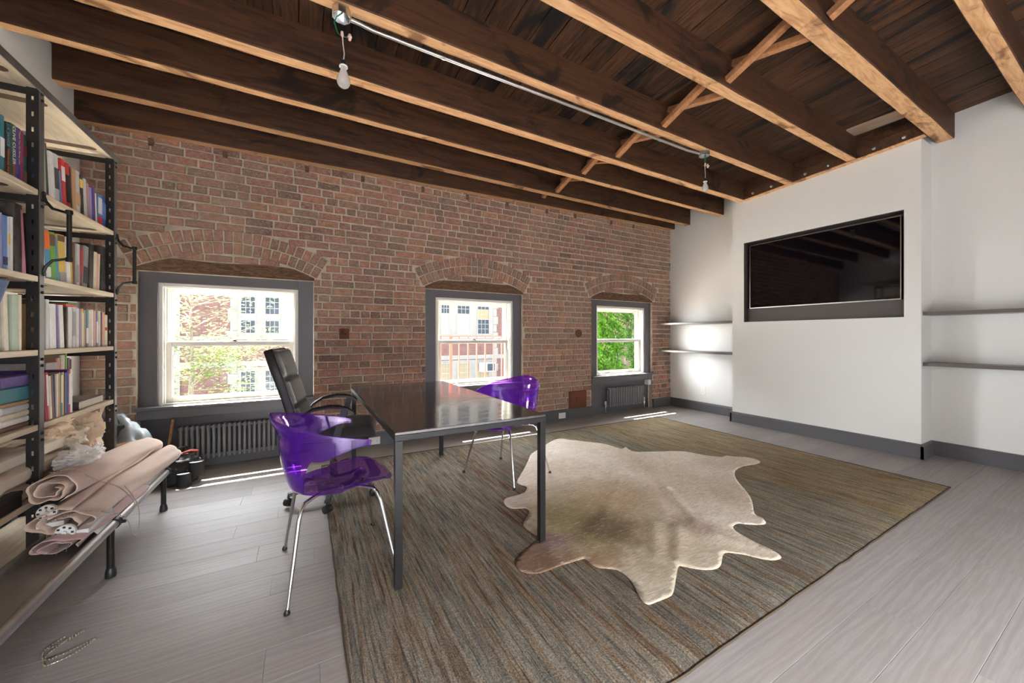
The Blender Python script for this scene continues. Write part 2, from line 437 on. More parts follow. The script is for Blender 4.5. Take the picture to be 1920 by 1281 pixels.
for i, c in enumerate(NC):
    cc = c-.006*(1 if i == 0 else -1 if i == 2 else -.6)
    W = empty('window_%d' % (i+1), (cc, GP, 0), 0, WL[i], 'window', kind='structure')
    s = c-cc
    obj('surround_board', MB().box((s-NH+.002, 0, SILL), (-OW, .08, NTOP)), MAT['grey'], W, bev=.002)
    obj('surround_board', MB().box((OW, 0, SILL), (s+NH-.002, .08, NTOP)), MAT['grey'], W, bev=.002)
    obj('surround_board', MB().box((-OW, -.002, OT), (OW, .08, NTOP)), MAT['grey'], W, bev=.002)
    obj('sill', MB().box((s-NH-.008, -.078, SILL-.022), (s+NH+.008, .09, SILL+.006)), MAT['grey'], W, bev=.006)
    obj('apron', MB().box((s-NH+.003, -.048, SILL-.1), (s+NH-.003, -.02, SILL-.022)), MAT['grey'], W, bev=.003)
    pn = obj('under_panel', MB().box((s-NH+.001, .055, 0), (s+NH-.001, .08, SILL-.02)), MAT['grey'], W)
    obj('panel_skirting', MB().box((s-NH+.001, .04, 0), (s+NH-.001, .056, .09)), MAT['grey_dark'], pn, bev=.003)
    fr = obj('frame', ring(MB(), -OW, OW, OB-.02, OT, .03, .015, .17, .024, .03), MAT['sash'], W, bev=.002)
    obj('sloped_sill', MB().poly([(.01, SILL+.004), (.3, SILL-.02), (.3, SILL-.05), (.01, SILL-.03)], -OW, OW, plane='yz'), MAT['sash'], W)
    obj('stop_bead', ring(MB(), -OW+.03, OW-.03, OB, OT-.03, .012, .03, .05, .004, .012), MAT['sash'], W, bev=.002)
    for nm, z0, z1, y0, bt, tp in (('upper_sash', 1.105, OT-.032, .115, .032, .042), ('lower_sash', OB+.004, 1.135, .065, .045, .04)):
        sa = obj(nm, ring(MB(), -OW+.034, OW-.034, z0, z1, .045, y0, y0+.04, bt, tp), MAT['sash'], W, bev=.004)
        obj('pane', MB().box((-OW+.075, y0+.018, z0+bt-.004), (OW-.075, y0+.022, z1-tp+.004)), MAT['glass'], sa)
        obj('glazing_bead', ring(MB(), -OW+.077, OW-.077, z0+bt-.002, z1-tp+.002, .007, y0+.006, y0+.018), MAT['sash'], sa)
        if nm == 'lower_sash':
            lk = obj('sash_lock', MB().box((-.03, y0+.006, z1), (.03, y0+.034, z1+.006)).lathe([(.012, z1+.006), (.012, z1+.014), (.004, z1+.016)], 10, (0, y0+.02, 0)).bar((0, y0+.012, z1+.012), (.035, y0-.006, z1+.012), .008, .006), MAT['rust'] if i == 0 else MAT['blackmetal'], sa)
            for hx in (-.25, .25): obj('lift_handle', MB().tube([(hx-.035, y0, z0+.02), (hx-.03, y0-.018, z0+.02), (hx+.03, y0-.018, z0+.02), (hx+.035, y0, z0+.02)], .004, 6), MAT['blackmetal'] if i == 2 else MAT['sash'], sa, sm=True)
    if i == 1: obj('sash_latch', MB().box((OW-.052, .045, 1.02), (OW-.032, .066, 1.13)).box((OW-.058, .04, 1.06), (OW-.03, .05, 1.085)), MAT['chrome'], W, bev=.003)

# ------------------------------------------------------------------ baseboards
def baseboard(name, p, q, h, label, th=.022, nrm=(0,-1)):
    b = MB(); p = Vector((*p, 0)); q = Vector((*q, 0)); n = Vector((*nrm, 0))
    prof = [(0, 0), (th, 0), (th, h-.02), (th-.006, h-.012), (th-.007, h-.003), (th-.012, h), (0, h)]
    A = [p+n*a+Vector((0, 0, z_)) for a, z_ in prof]; B = [q+n*a+Vector((0, 0, z_)) for a, z_ in prof]; m = len(prof)
    b.add(A+B, [tuple(range(m)), tuple(range(2*m-1, m-1, -1))]+[(i, (i+1) % m, m+(i+1) % m, m+i) for i in range(m)])
    return tag(obj(name, b, MAT['grey_dark']), label, 'baseboard', kind='structure')
YB = YW-.006
for i, (a, b, lb) in enumerate(((XL, NC[0]-NH, 'grey baseboard behind the bookcase left of the left window'), (NC[0]+NH, NC[1]-NH, 'grey baseboard with outlet between left and middle windows'), (NC[1]+NH, NC[2]-NH, 'grey baseboard under the rusty plate'), (NC[2]+NH, XR-.02, 'short grey baseboard on the brick pier in the corner'))):
    baseboard('baseboard_back', (a, YB), (b, YB), .148, lb)
baseboard('baseboard_right', (XR, YW), (XR, 3.01), .142, 'grey baseboard in the recess below the short white shelves', nrm=(-1, 0))
baseboard('baseboard_right', (XB, 3.034), (XB, 1.176), .142, 'long grey baseboard along chimney breast under the television', nrm=(-1, 0))
baseboard('baseboard_right', (XB-.022, 1.2), (XR, 1.2), .142, 'short grey baseboard on the side of chimney breast', nrm=(0, -1))
baseboard('baseboard_right', (XR, 1.2), (XR, YR), .142, 'grey baseboard at right below the two long shelves', nrm=(-1, 0))
baseboard('baseboard_right', (XR, 3.01), (XB-.022, 3.01), .142, 'short grey baseboard on the window side of chimney breast', nrm=(0, 1))
baseboard('baseboard_left', (XL, YR), (XL, YW), .142, 'grey baseboard on the left wall behind the bookcase', nrm=(1, 0))

# ------------------------------------------------------------------ radiators
def make_radiator():
    t = empty('column_radiator', (0, 0, 0), 0, '', 'radiator', 'radiators under the windows')
    cm = MB()
    for dy in (-.024, .024):
        cm.tube([(0, dy, .0), (0, dy, .006), (0, dy, .29), (0, dy, .296)], [.008, .0125, .0125, .008], 10)
    cm.box((-.0125, -.03, .012), (.0125, .03, .036)).box((-.0125, -.03, .262), (.0125, .03, .286))
    me = cm.mesh('column'); me.materials.append(MAT['radiator']); smooth(me, 50)
    for k in range(20): link('column', me, t, (-.362+k*.0381, 0, .088))
    obj('header_pipe', MB().tube([(-.385, 0, .112), (.385, 0, .112)], .014, 10), MAT['radiator'], t, sm=True)
    obj('header_pipe', MB().tube([(-.385, 0, .362), (.385, 0, .362)], .014, 10), MAT['radiator'], t, sm=True)
    obj('bleed_plug', MB().lathe([(.007, 0), (.007, .014), (.004, .016)], 8, (-.4, 0, .362), axis='x'), MAT['chrome'], t)
    return t
r0 = make_radiator()
def valve(t, x):
    v = obj('valve', MB().tube([(x, 0, 0), (x, 0, .13)], .007, 8).lathe([(.022, 0), (.02, .006), (.009, .012)], 12, (x, 0, 0)).lathe([(.013, .085), (.015, .1), (.013, .125), (.009, .13)], 10, (x, 0, 0)), MAT['chrome'], t, sm=True)
    obj('valve_cap', MB().lathe([(.013, .13), (.015, .14), (.014, .178), (.008, .184)], 12, (x, 0, 0)), MAT['outlet'], v, sm=True)
    obj('union', MB().tube([(x, 0, .112), (x-.045*(1 if x > 0 else -1), 0, .112)], .008, 8), MAT['chrome'], v, sm=True)
r0.location = (NC[0]-.01, 4.275, 0); r0['label'] = 'grey column radiator under the left window, behind blinds and purple chair'
r1 = dup(r0, (NC[1], 4.275, 0), 0, 'grey column radiator under the middle window, mostly hidden by the table')
r2 = dup(r0, (NC[2]+.08, 4.275, 0), 0, 'grey column radiator under the right window with a valve at each end')
valve(r0, .43); valve(r1, -.43); valve(r2, -.43); valve(r2, .42)

# ------------------------------------------------------------------ white walls
wl = MB().box((XL-.12, YR-.1, -.1), (XL, T1, 3.6))
tag(obj('wall_left', wl, MAT['white']), 'white painted wall behind the bookcase', 'wall', kind='structure')
TY0, TY1, TZ0, TZ1 = 1.318, 2.855, 1.374, 2.440
wr = MB().box((XR, YR-.1, -.1), (XR+.12, T1, 3.6))
CZ = 3.10
wr.box((XB, 1.2, -.05), (XR+.01, TY0, CZ)).box((XB, TY1, -.05), (XR+.01, 3.01, CZ)).box((XB, TY0, -.05), (XR+.01, TY1, TZ0)).box((XB, TY0, TZ1), (XR+.01, TY1, CZ))
wright = tag(obj('wall_right', wr, MAT['white']), 'white wall with chimney breast and recessed television niche', 'wall', kind='structure')
nb = MB().box((XB+.15, TY0, TZ0), (XR, TY1, TZ1))
th = .003
nb.box((XB+.001, TY0-.0, TZ0), (XB+.15, TY0+th, TZ1)).box((XB+.001, TY1-th, TZ0), (XB+.15, TY1, TZ1)).box((XB+.001, TY0, TZ0), (XB+.15, TY1, TZ0+th)).box((XB+.001, TY0, TZ1-th), (XB+.15, TY1, TZ1))
obj('niche_lining', nb, MAT['niche'], wright)
obj('niche_panel', MB().box((XB+.07, TY0+th, TZ0+th), (XB+.15, TY1-th, 1.555)), MAT['niche'], wright, bev=.003)
# wall behind the camera with two window openings added for the fill lamps
rw = MB(); RWX = ((-.8, 1.2), (1.6, 3.6)); z0, z1 = .25, 2.05
xs = [XL-.1]+[v for p in RWX for v in p]+[XR+.1]
for i in range(0, 6, 2): rw.box((xs[i], YR-.1, -.1), (xs[i+1], YR, 3.6))
for p in RWX: rw.box((p[0], YR-.1, -.1), (p[1], YR, z0)).box((p[0], YR-.1, z1), (p[1], YR, 3.6))
tag(obj('wall_front', rw, MAT['white']), 'white wall behind the camera with two added window openings', 'wall', kind='structure')
for i, p in enumerate(RWX):
    W = empty('window_%d' % (i+4), ((p[0]+p[1])/2, YR, 0), 0, ('first' if i == 0 else 'second')+' added fill-light window in the wall behind the camera', 'window', kind='structure')
    hw = (p[1]-p[0])/2
    obj('frame', ring(MB(), -hw, hw, z0, z1, .05, -.08, -.02), MAT['sash'], W); obj('mullion', MB().box((-.02, -.07, z0), (.02, -.03, z1)), MAT['sash'], W)

# ------------------------------------------------------------------ floating shelves, television, outlets
def fshelf(y0, y1, z, x0, label):
    t = tag(obj('floating_shelf', MB().box((x0, y0, z-.032), (XR, y1, z)), MAT['shelf'], bev=.002), label, 'shelf')
fshelf(3.012, YW-.016, 1.40, 5.19, 'short grey floating shelf, upper one between brick wall and chimney breast')
fshelf(3.012, YW-.016, .955, 5.19, 'short grey floating shelf, lower one between brick wall and chimney breast')
fshelf(-.9, 1.198, 1.418, 5.225, 'long grey floating shelf at far right, upper one')
fshelf(-.9, 1.198, .928, 5.225, 'long grey floating shelf at far right, lower one')
tv = empty('television', (XB+.05, 2.077, 1.556), 0, 'large black flat television set in the wall niche', 'television')
tw, thh = 1.452/2, .842
obj('body', MB().box((.0, -tw, 0), (.05, tw, thh)), MAT['black'], tv, bev=.004)
obj('screen', MB().box((-.003, -tw+.006, .01), (.0, tw-.006, thh-.006)), MAT['screen'], tv)
b = MB(); e = .005
b.box((-.006, -tw-.002, -.002), (.006, tw+.002, e+.004)).box((-.006, -tw-.002, thh-e), (.006, tw+.002, thh+.002)).box((-.006, -tw-.002, 0), (.006, -tw+e, thh)).box((-.006, tw-e, 0), (.006, tw+.002, thh))
obj('silver_trim', b, MAT['bezel'], tv)
def outlet(name, loc, rz, w_, h_, label, horiz=False, switch=False):
    t = empty(name, loc, rz, label, 'outlet')
    obj('cover_plate', MB().box((-w_/2, -.006, -h_/2), (w_/2, 0, h_/2)), MAT['outlet'], t, bev=.002)
    for s in (-1, 1):
        cx_, cz_ = (s*w_*.2, 0) if horiz else (0, s*h_*.19)
        rc = obj('receptacle', MB().lathe([(.0165, -.0055), (.0165, -.008), (.014, -.0085)], 14, (cx_, 0, cz_), axis='y'), MAT['outlet'], t)
        for dx in (-.006, .006):
            obj('slot', MB().box((cx_+(0 if horiz else dx)-.0011-(0 if not horiz else .003), -.0092, cz_+(dx if horiz else 0)-.004+(.003 if horiz else 0)), (cx_+(0 if horiz else dx)+.0011+(0 if not horiz else .003), -.0084, cz_+(dx if horiz else 0)+.004-(.003 if horiz else 0))), MAT['slot'], rc)
    return t
outlet('wall_outlet', (XR, 3.64, .325), radians(-90), .075, .118, 'white wall outlet on white wall below the short shelves')
outlet('wall_outlet', (.662, YB-.022, .058), 0, .116, .078, 'white outlet in the baseboard seen beside the purple chair arm', True)
outlet('wall_outlet', (3.166, YB-.022, .068), 0, .116, .078, 'white outlet in the baseboard right of the table corner', True)
t = empty('thermostat_box', (4.985, GP-.012, .38), 0, 'small white control box with white cable beside right radiator', 'control box')
obj('housing', MB().box((-.032, -.022, 0), (.032, .06, .085)), MAT['white_plastic'], t, bev=.006)
obj('cable', MB().tube([(0, 0, 0), (.004, .0, -.1), (-.004, 0, -.2), (.0, -.004, -.3), (-.006, -.01, -.345), (-.004, -.01, -.372)], .0055, 8), MAT['white_plastic'], t, sm=True)
# ------------------------------------------------------------------ ceiling: boards, joists, bracing
def zb(y): return 3.0 if y >= 2.87 else 3.0+(2.87-y)*.056
JH = .235
ceil = tag(obj('ceiling', MB().poly([(YR-.1, zb(YR)+JH+.03), (2.87, 3.0+JH+.03), (T1, 3.0+JH+.03), (T1, 3.0+JH+.12), (YR-.1, zb(YR)+JH+.2)], XL-.1, XR+.1, plane='yz'), MAT['board']), 'dark timber ceiling of boards on exposed joists', 'ceiling', kind='structure')
rc = random.Random(5)
x = XL
while x < XR:
    w_ = min(rc.uniform(.135, .175), XR-x)
    cuts = [YR, rc.choice((.58, 1.1)), 2.87, YW+.01]
    for a, b in zip(cuts, cuts[1:]):
        h0, h1 = zb(a)+JH, zb(b)+JH; d0, d1 = rc.uniform(0, .006), rc.uniform(0, .006)
        m = MB(); g = .0035
        vs = [(x+g, a+.002, h0+d0), (x+w_-g, a+.002, h0+d0), (x+w_-g, b-.002, h1+d1), (x+g, b-.002, h1+d1)]
        m.add(vs+[(p[0], p[1], p[2]+.028) for p in vs], [(0,1,2,3),(7,6,5,4),(0,4,5,1),(1,5,6,2),(2,6,7,3),(3,7,4,0)])
        obj('ceiling_board', m, MAT['board'], ceil)
    x += w_
obj('patch_board', MB().box((4.86, 1.2, zb(1.45)+JH-.022), (5.06, 1.66, zb(1.45)+JH-.006)), MAT['board_pale'], ceil)
def joist(y0, y1, x0, x1, z0=None, z1=None, n=40, seed=0):
    r = random.Random(seed); m = MB(); rows = []
    zA = zb((y0+y1)/2) if z0 is None else z0; zB = zA if z1 is None else z1; top = 3.0+JH+.02+(zb((y0+y1)/2)-3.0)
    for i in range(n+1):
        t = i/n; x = x0+(x1-x0)*t; zz = zA+(zB-zA)*t
        w1 = .0035*noise.noise((x*3, y0*7, 1.))+r.uniform(-.001, .001); w2 = .0035*noise.noise((x*3, y1*7, 5.)); w3 = .004*noise.noise((x*2.3, y0, 9.))
        rows.append([(x, y0+w1*.5, top), (x, y0+w1, zz+.008), (x, y0+w1+.006, zz+w3), (x, y1+w2-.006, zz+w3+.001), (x, y1+w2, zz+.008), (x, y1, top)])
    n0 = len(m.v)
    for i in range(n):
        for j in range(5):
            a = [rows[i][j], rows[i+1][j], rows[i+1][j+1], rows[i][j+1]]
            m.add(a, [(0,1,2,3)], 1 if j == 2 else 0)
    m.add(rows[0], [tuple(range(6))]); m.add(rows[-1], [tuple(range(6))])
    me = m.mesh('joist'); bm = bmesh.new(); bm.from_mesh(me); bmesh.ops.remove_doubles(bm, verts=bm.verts, dist=.0002); bmesh.ops.recalc_face_normals(bm, faces=bm.faces); bm.to_mesh(me); bm.free()
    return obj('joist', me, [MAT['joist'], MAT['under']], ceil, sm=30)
J = {'A': (4.155, 4.244, XL, XR), 'B': (3.865, 3.965, XL, XR), 'C': (3.31, 3.395, XL, XR), 'D': (2.815, 2.915, XL, XB-.002), 'E': (2.245, 2.335, XL, XB-.07), 'F': (1.655, 1.745, XL, XB-.07), 'G': (1.045, 1.165, XL, XR), 'H': (.545, .635, XL, XR), 'I': (-.02, .07, XL, XR), 'K': (-.6, -.51, XL, XR)}
for i, (k, v) in enumerate(J.items()):
    if k == 'A': joist(*v, z0=2.868, z1=3.0, seed=i)
    else: joist(*v, seed=i)
# ledger bolted to the chimney breast between joists D and G
a, b = J['G'][1], J['D'][0]
lg = obj('ledger', MB().poly([(a, zb(a)), (b, zb(b)), (b, zb(b)+.11), (a, zb(a)+.11)], XB-.075, XB, plane='yz'), MAT['joist'], ceil, bev=.004)
obj('ledger', MB().poly([(a, zb(a)+.113), (b, zb(b)+.113), (b, zb(b)+JH), (a, zb(a)+JH)], XB-.06, XB, plane='yz'), MAT['joist'], ceil, bev=.004)
obj('ledger_edge_lit', MB().poly([(a, zb(a)-.006), (b, zb(b)-.006), (b, zb(b)-.0005), (a, zb(a)-.0005)], XB-.074, XB, plane='yz'), MAT['under'], lg)  # ledger underside strip in the same light-painted tone
for yy in (1.3, 1.52, 1.9, 2.12, 2.48, 2.7):
    obj('bolt', MB().lathe([(.016, 0), (.016, -.006), (.009, -.009), (.009, -.02), (.004, -.022)], 10, (XB-.075, yy, zb(yy)+.04), axis='x'), MAT['galv'], lg, sm=True)
# crossed bridging
jl = ['A', 'B', 'C', 'D', 'E', 'F', 'G', 'H']
for k, (p, q) in enumerate(zip(jl, jl[1:])):
    ya, yb = J[p][0], J[q][1]; za, zq = zb(ya), zb(yb); xx = 2.83+.02*sin(k*2.3)
    r = random.Random(k)
    obj('brace', MB().bar((xx-.03, ya-.002, za+.03+r.uniform(0, .02)), (xx-.02, yb+.002, zq+JH-.04), .056, .045), MAT['brace'], ceil, bev=.004)
    obj('brace', MB().bar((xx+.05, ya-.002, za+JH-.04), (xx+.06, yb+.002, zq+.03+r.uniform(0, .02)), .054, .044), MAT['brace'], ceil, bev=.004)

# ------------------------------------------------------------------ conduit, boxes and hanging bulbs
cz = zb(2.3)-.006; cy = 2.352
cd = empty('conduit', (0, cy, cz), 0, 'straight silver electrical conduit running along the ceiling joist', 'conduit')
obj('pipe', MB().tube([(.235, -.02, -.012), (.28, -.016, -.012), (.36, 0, -.01), (1, .002, -.011), (2, -.002, -.01), (3.3, 0, -.011), (3.38, -.01, -.012), (3.45, -.02, -.012)], .0115, 12), MAT['galv'], cd, sm=True)
for xx in (.8, 2.9): obj('strap', MB().lathe([(.0135, -.01), (.0135, .01)], 10, (xx, .002, -.011), axis='x'), MAT['galv'], cd)
def jbox(xx, label):
    t = empty('junction_box', (xx, 2.31, zb(2.3)-.044), 0, label, 'junction box')
    m = MB(); n = 8; prof = [(.05, .042), (.05, 0), (.046, 0), (.046, .035), (.0, .035)]
    m.lathe(prof, n); obj('housing', m, MAT['galv'], t, rot=(0, 0, pi/8))
    for a in (0, pi): obj('screw', MB().lathe([(.005, -.001), (.005, .006)], 8, (.042*cos(a+.4), .042*sin(a+.4), 0)), MAT['chrome'], t)
    obj('knockout', MB().lathe([(.011, .05), (.011, .052)], 10, (0, 0, .02), axis='x'), MAT['galv'], t)
jbox(.185, 'metal junction box at the near end of the ceiling conduit'); jbox(3.5, 'metal junction box at the far end of the conduit by the white wall')
MAT['bulb'] = None
def mk_bulb():
    m = NT('frosted_glass'); tr = m.n('BsdfTransparent'); tr.inputs[0].default_value = (.95,.95,.95,1)
    df = m.n('BsdfTranslucent'); df.inputs[0].default_value = (.9,.9,.9,1); d2 = m.n('BsdfDiffuse'); d2.inputs[0].default_value = (.85,.85,.86,1)
    gl = m.n('BsdfGlossy'); gl.inputs['Roughness'].default_value = .12
    a = m.n('MixShader'); a.inputs[0].default_value = .5; m.l(df.outputs[0], a.inputs[1]); m.l(d2.outputs[0], a.inputs[2])
    b = m.n('MixShader'); b.inputs[0].default_value = .55; m.l(tr.outputs[0], b.inputs[1]); m.l(a.outputs[0], b.inputs[2])
    c = m.n('MixShader'); m.l(schlick(m), c.inputs[0]); m.l(b.outputs[0], c.inputs[1]); m.l(gl.outputs[0], c.inputs[2])
    m.l(c.outputs[0], m.out.inputs['Surface']); return m.mat
MAT['bulb'] = mk_bulb()
MAT['greenwire'] = plain('green_wire', S(30,110,70), .4); MAT['whitewire'] = plain('white_wire', S(215,205,200), .5); MAT['pinkcap'] = plain('wire_nut', S(230,190,185), .4)
def bulb(xx, yy, ztop, zbot, label, r=.036, loops=True):
    t = empty('hanging_bulb', (xx, yy, 0), 0, label, 'light bulb')
    H = zbot; s = r/.03
    obj('glass', MB().lathe([(.002, H), (.012*s, H+.002*s), (.022*s, H+.009*s), (.0285*s, H+.02*s), (.03*s, H+.033*s), (.028*s, H+.047*s), (.022*s, H+.062*s), (.0155*s, H+.078*s), (.0135*s, H+.088*s), (.013*s, H+.1*s)], 24), MAT['bulb'], t, sm=80)
    zc_ = H+.1*s
    sk = obj('socket', MB().lathe([(.0175*s, zc_-.002), (.0175*s, zc_+.008), (.0135*s, zc_+.012), (.013*s, zc_+.03), (.008*s, zc_+.036)], 16), MAT['black'], t, sm=True)
    obj('socket_rim', MB().lathe([(.0185*s, zc_-.004), (.0185*s, zc_+.003)], 16), MAT['outlet'], sk, sm=True)
    obj('filament_stem', MB().lathe([(.006, zc_-.006), (.005, zc_-.03), (.002, zc_-.042)], 8).tube([(-.008, 0, zc_-.046), (0, 0, zc_-.042), (.008, 0, zc_-.046)], .001, 5), MAT['chrome'], t)
    z1 = zc_+.034; zj = z1+(ztop-z1)*.55
    obj('wire', MB().tube([(0, 0, z1), (.004, 0, z1+(zj-z1)*.3), (-.003, 0, z1+(zj-z1)*.7), (-.005, 0, zj)], .0028, 6), MAT['whitewire'], t, sm=True)
    obj('wire', MB().tube([(.004, 0, z1), (.01, .004, z1+(zj-z1)*.4), (.012, .002, z1+(zj-z1)*.8), (.022, 0, zj)], .0026, 6), MAT['black'], t, sm=True)
    for p in ((-.006, 0, zj), (.026, .002, zj+.004), (.03, -.006, zj-.012)):
        obj('wire_nut', MB().lathe([(.005, -.004), (.0085, .002), (.007, .022), (.003, .024)], 10), MAT['pinkcap'], t, loc=p, rot=(.3, .4 if p[0] > 0 else -.1, 0), sm=True)
    if loops:
        for q in range(2):
            obj('green_wire', MB().tube([(.0+.004*q, 0, ztop+.03), (-.035, .004*q, ztop-.012), (-.045-.004*q, 0, zj+(ztop-zj)*.55), (-.03, .004, zj+.012), (-.005, 0, zj-.004), (.02, 0, zj+.004)], .0024, 6), MAT['greenwire'], t, sm=True)
    else:
        obj('green_wire', MB().tube([(0, 0, ztop+.03), (-.012, 0, (ztop+zj)/2), (0, 0, zj)], .003, 6).tube([(.006, 0, ztop+.03), (.014, 0, (ztop+zj)/2), (.004, 0, zj)], .0025, 6), MAT['greenwire'], t, sm=True)
bulb(.195, 2.3, 2.99, 2.588, 'frosted bulb hanging on loose wires from the near junction box', .036)
bulb(3.5, 2.3, 2.99, 2.628, 'small clear bulb hanging from the far junction box near the white wall', .03, False)
# ------------------------------------------------------------------ table
def mk_steel():
    m = NT('table_top_steel'); g = m.noise(m.pos((3, 8, 1), .2), 1.2, 6, .6, 2.5); g2 = m.noise(m.pos((1.2, 40, 1)), 2, 4)
    m.col(m.ramp(g, [(.3, S(70,68,69)), (.55, S(92,90,91)), (.75, S(108,106,107))])); m.set(metal=.55, spec=.6)
    m.l(m.math('ADD', m.math('MULTIPLY', m.ramp(g, [(.35, (0,0,0)), (.7, (1,1,1))]), .12), .07), m.b.inputs['Roughness'])
    m.bump(g2, .02, .002); return m.mat
MAT['tabletop'] = mk_steel()
MAT['tableframe'] = plain('table_frame_steel', S(40,39,40), .38, .3)
tb = empty('desk_table', (.782, 2.655, 0), 0, 'long dark steel table with slim square legs standing on the rug', 'table')
hx, hy_ = .418, .905
obj('table_top', MB().box((-hx, -hy_, .726), (hx, hy_, .74)), MAT['tabletop'], tb, bev=.0015)
obj('apron_frame', MB().box((-hx, -hy_, .698), (hx, -hy_+.035, .7259)).box((-hx, hy_-.035, .698), (hx, hy_, .7259)).box((-hx, -hy_+.035, .698), (-hx+.035, hy_-.035, .7259)).box((hx-.035, -hy_+.035, .698), (hx, hy_-.035, .7259)), MAT['tableframe'], tb, bev=.0015)
for sx in (-1, 1):
    for sy in (-1, 1):
        x, y = sx*(hx-.0185), sy*(hy_-.0185)
        obj('leg', MB().box((x-.0175, y-.0175, .0205 if sx > 0 > sy else .0135), (x+.0175, y+.0175, .698)), MAT['tableframe'], tb, bev=.0015)

# ------------------------------------------------------------------ purple chairs
def mk_acrylic():
    m = NT('purple_acrylic')
    tr = m.n('BsdfTransparent'); tr.inputs[0].default_value = (.70, .40, .97, 1)
    df = m.n('BsdfDiffuse'); df.inputs[0].default_value = (.30, .05, .80, 1)
    tl = m.n('BsdfTranslucent'); tl.inputs[0].default_value = (.38, .06, .95, 1)
    a = m.n('MixShader'); a.inputs[0].default_value = .5; m.l(df.outputs[0], a.inputs[1]); m.l(tl.outputs[0], a.inputs[2])
    b = m.n('MixShader'); b.inputs[0].default_value = .19; m.l(tr.outputs[0], b.inputs[1]); m.l(a.outputs[0], b.inputs[2])
    gl = m.n('BsdfGlossy'); gl.inputs['Roughness'].default_value = .05
    c = m.n('MixShader')
    m.l(schlick(m, .06, 4), c.inputs[0]); m.l(b.outputs[0], c.inputs[1]); m.l(gl.outputs[0], c.inputs[2]); m.l(c.outputs[0], m.out.inputs['Surface'])
    return m.mat
MAT['acrylic'] = mk_acrylic()
def sstep(a, b, x):
    t = max(0, min(1, (x-a)/(b-a))); return t*t*(3-2*t)
def shell_mesh():
    m = MB(); N = 72; PM = radians(108); K = 18; rows = []
    def back(phi, s):
        cx0, rx0, ry0 = -.0, .20, .205; cx1, rx1, ry1 = .03, .285, .282
        s = min(s, 1.0); hh = 1-(1-s)**2.3; vv = s**1.15
        q = hh
        x = (cx0+(cx1-cx0)*q)-(rx0+(rx1-rx0)*q)*cos(phi); yy = (ry0+(ry1-ry0)*q)*sin(phi)
        zt = .815-.135*(abs(phi)/PM)**1.25; z = .437+(zt-.437)*vv
        x -= .028*sstep(.75, 1, s)*cos(phi)      # rim flares out
        return Vector((x, yy, z))
    for i in range(N+1):
        phi = -PM+2*PM*i/N; ap = abs(math.degrees(phi))
        lo = .60*sstep(40, 58, ap)**.6+.30*sstep(60, 108, ap)
        hi = 1.0
        rows.append([back(phi, lo+(hi-lo)*j/K) for j in range(K+1)])
    m.grid(rows)
    rows = []; R = 12; A = 72           # seat pan
    for i in range(A):
        th = 2*pi*i/A; row = []
        c_, s_ = cos(th), sin(th)
        if c_ <= 0: bx, by = .20*c_, .205*s_
        else:
            k = (abs(c_)**3.2+abs(s_)**3.2)**(-1/3.2) if True else 1
            bx, by = .265*c_*k*1.0, .225*s_*min(k, 1.25)
        for j in range(R+1):
            r = j/R; x, yy = bx*r, by*r
            z = .425+.012*r*r
            if c_ > 0: z += .016*sstep(0, .16, x)-.03*sstep(.19, .27, x)+.010*(yy/.2)**2*(1-sstep(.1, .25, x))
            row.append((x, yy, z))
        rows.append(row)
    m.grid(rows, cu=True)
    return m
def make_chair():
    t = empty('clear_purple_chair', (0, 0, 0), 0, '', 'chair', 'purple see-through chairs at the table')
    obj('shell', shell_mesh(), MAT['acrylic'], t, sm=60, solid=.006)
    for sx in (-1, 1):
        for sy in (-1, 1):
            lg = obj('leg', MB().tube([(.05*sx, .05*sy, .408), (.12*sx, .135*sy, .412), (.15*sx, .165*sy, .408), (.166*sx, .183*sy, .39), (.178*sx, .198*sy, .35), (.232*sx, .283*sy, .012)], [.009, .009, .0095, .0095, .0095, .007], 12), MAT['chrome'], t, sm=True)
            obj('foot_glide', MB().lathe([(.012, 0), (.013, .004), (.01, .014), (.007, .02)], 12, (.2335*sx, .2845*sy, 0)), MAT['blackmetal'], lg, sm=True)
    obj('mount_plate', MB().box((-.09, -.09, .412), (.09, .09, .418)), MAT['chrome'], t, bev=.003)
    return t
c1 = make_chair(); c1.location = (.155, 2.14, .007); c1.rotation_euler = (0, radians(-1.3), radians(3))
c1['label'] = 'nearer see-through purple chair with chrome legs, at the left side of the table'
c2 = dup(c1, (1.515, 2.80, .014), radians(200), 'farther see-through purple chair with chrome legs, tucked behind the table')

# ------------------------------------------------------------------ office chair
MAT['leather'] = plain('black_leather', S(66,68,68), .36, bump=.25, bscale=160, spec=.6)
oc = empty('office_chair', (.19, 3.03, .011), radians(-9), 'black leather swivel office chair with arms beside the table', 'chair')
def cushion(w, l, h, n=10, pw=.34):
    # rounded pad, w along y, l along x, thickness h up z
    rows = []
    for i in range(2*n+1):
        u = -1+i/n; row = []
        for j in range(2*n+1):
            v = -1+j/n; e = max(0, (1-abs(u)**5)*(1-abs(v)**5)); row.append((u*l/2, v*w/2, h*e**pw))
        rows.append(row)
    return rows
st = MB(); top = cushion(.49, .50, .075); bot = cushion(.49, .50, -.03)
st.grid(top); st.grid([r[::-1] for r in bot])
obj('seat', st, MAT['leather'], oc, loc=(.045, 0, .478), sm=70)
obj('seat_shell', MB().box((-.17, -.2, .44), (.24, .2, .466)), MAT['black'], oc, bev=.012)
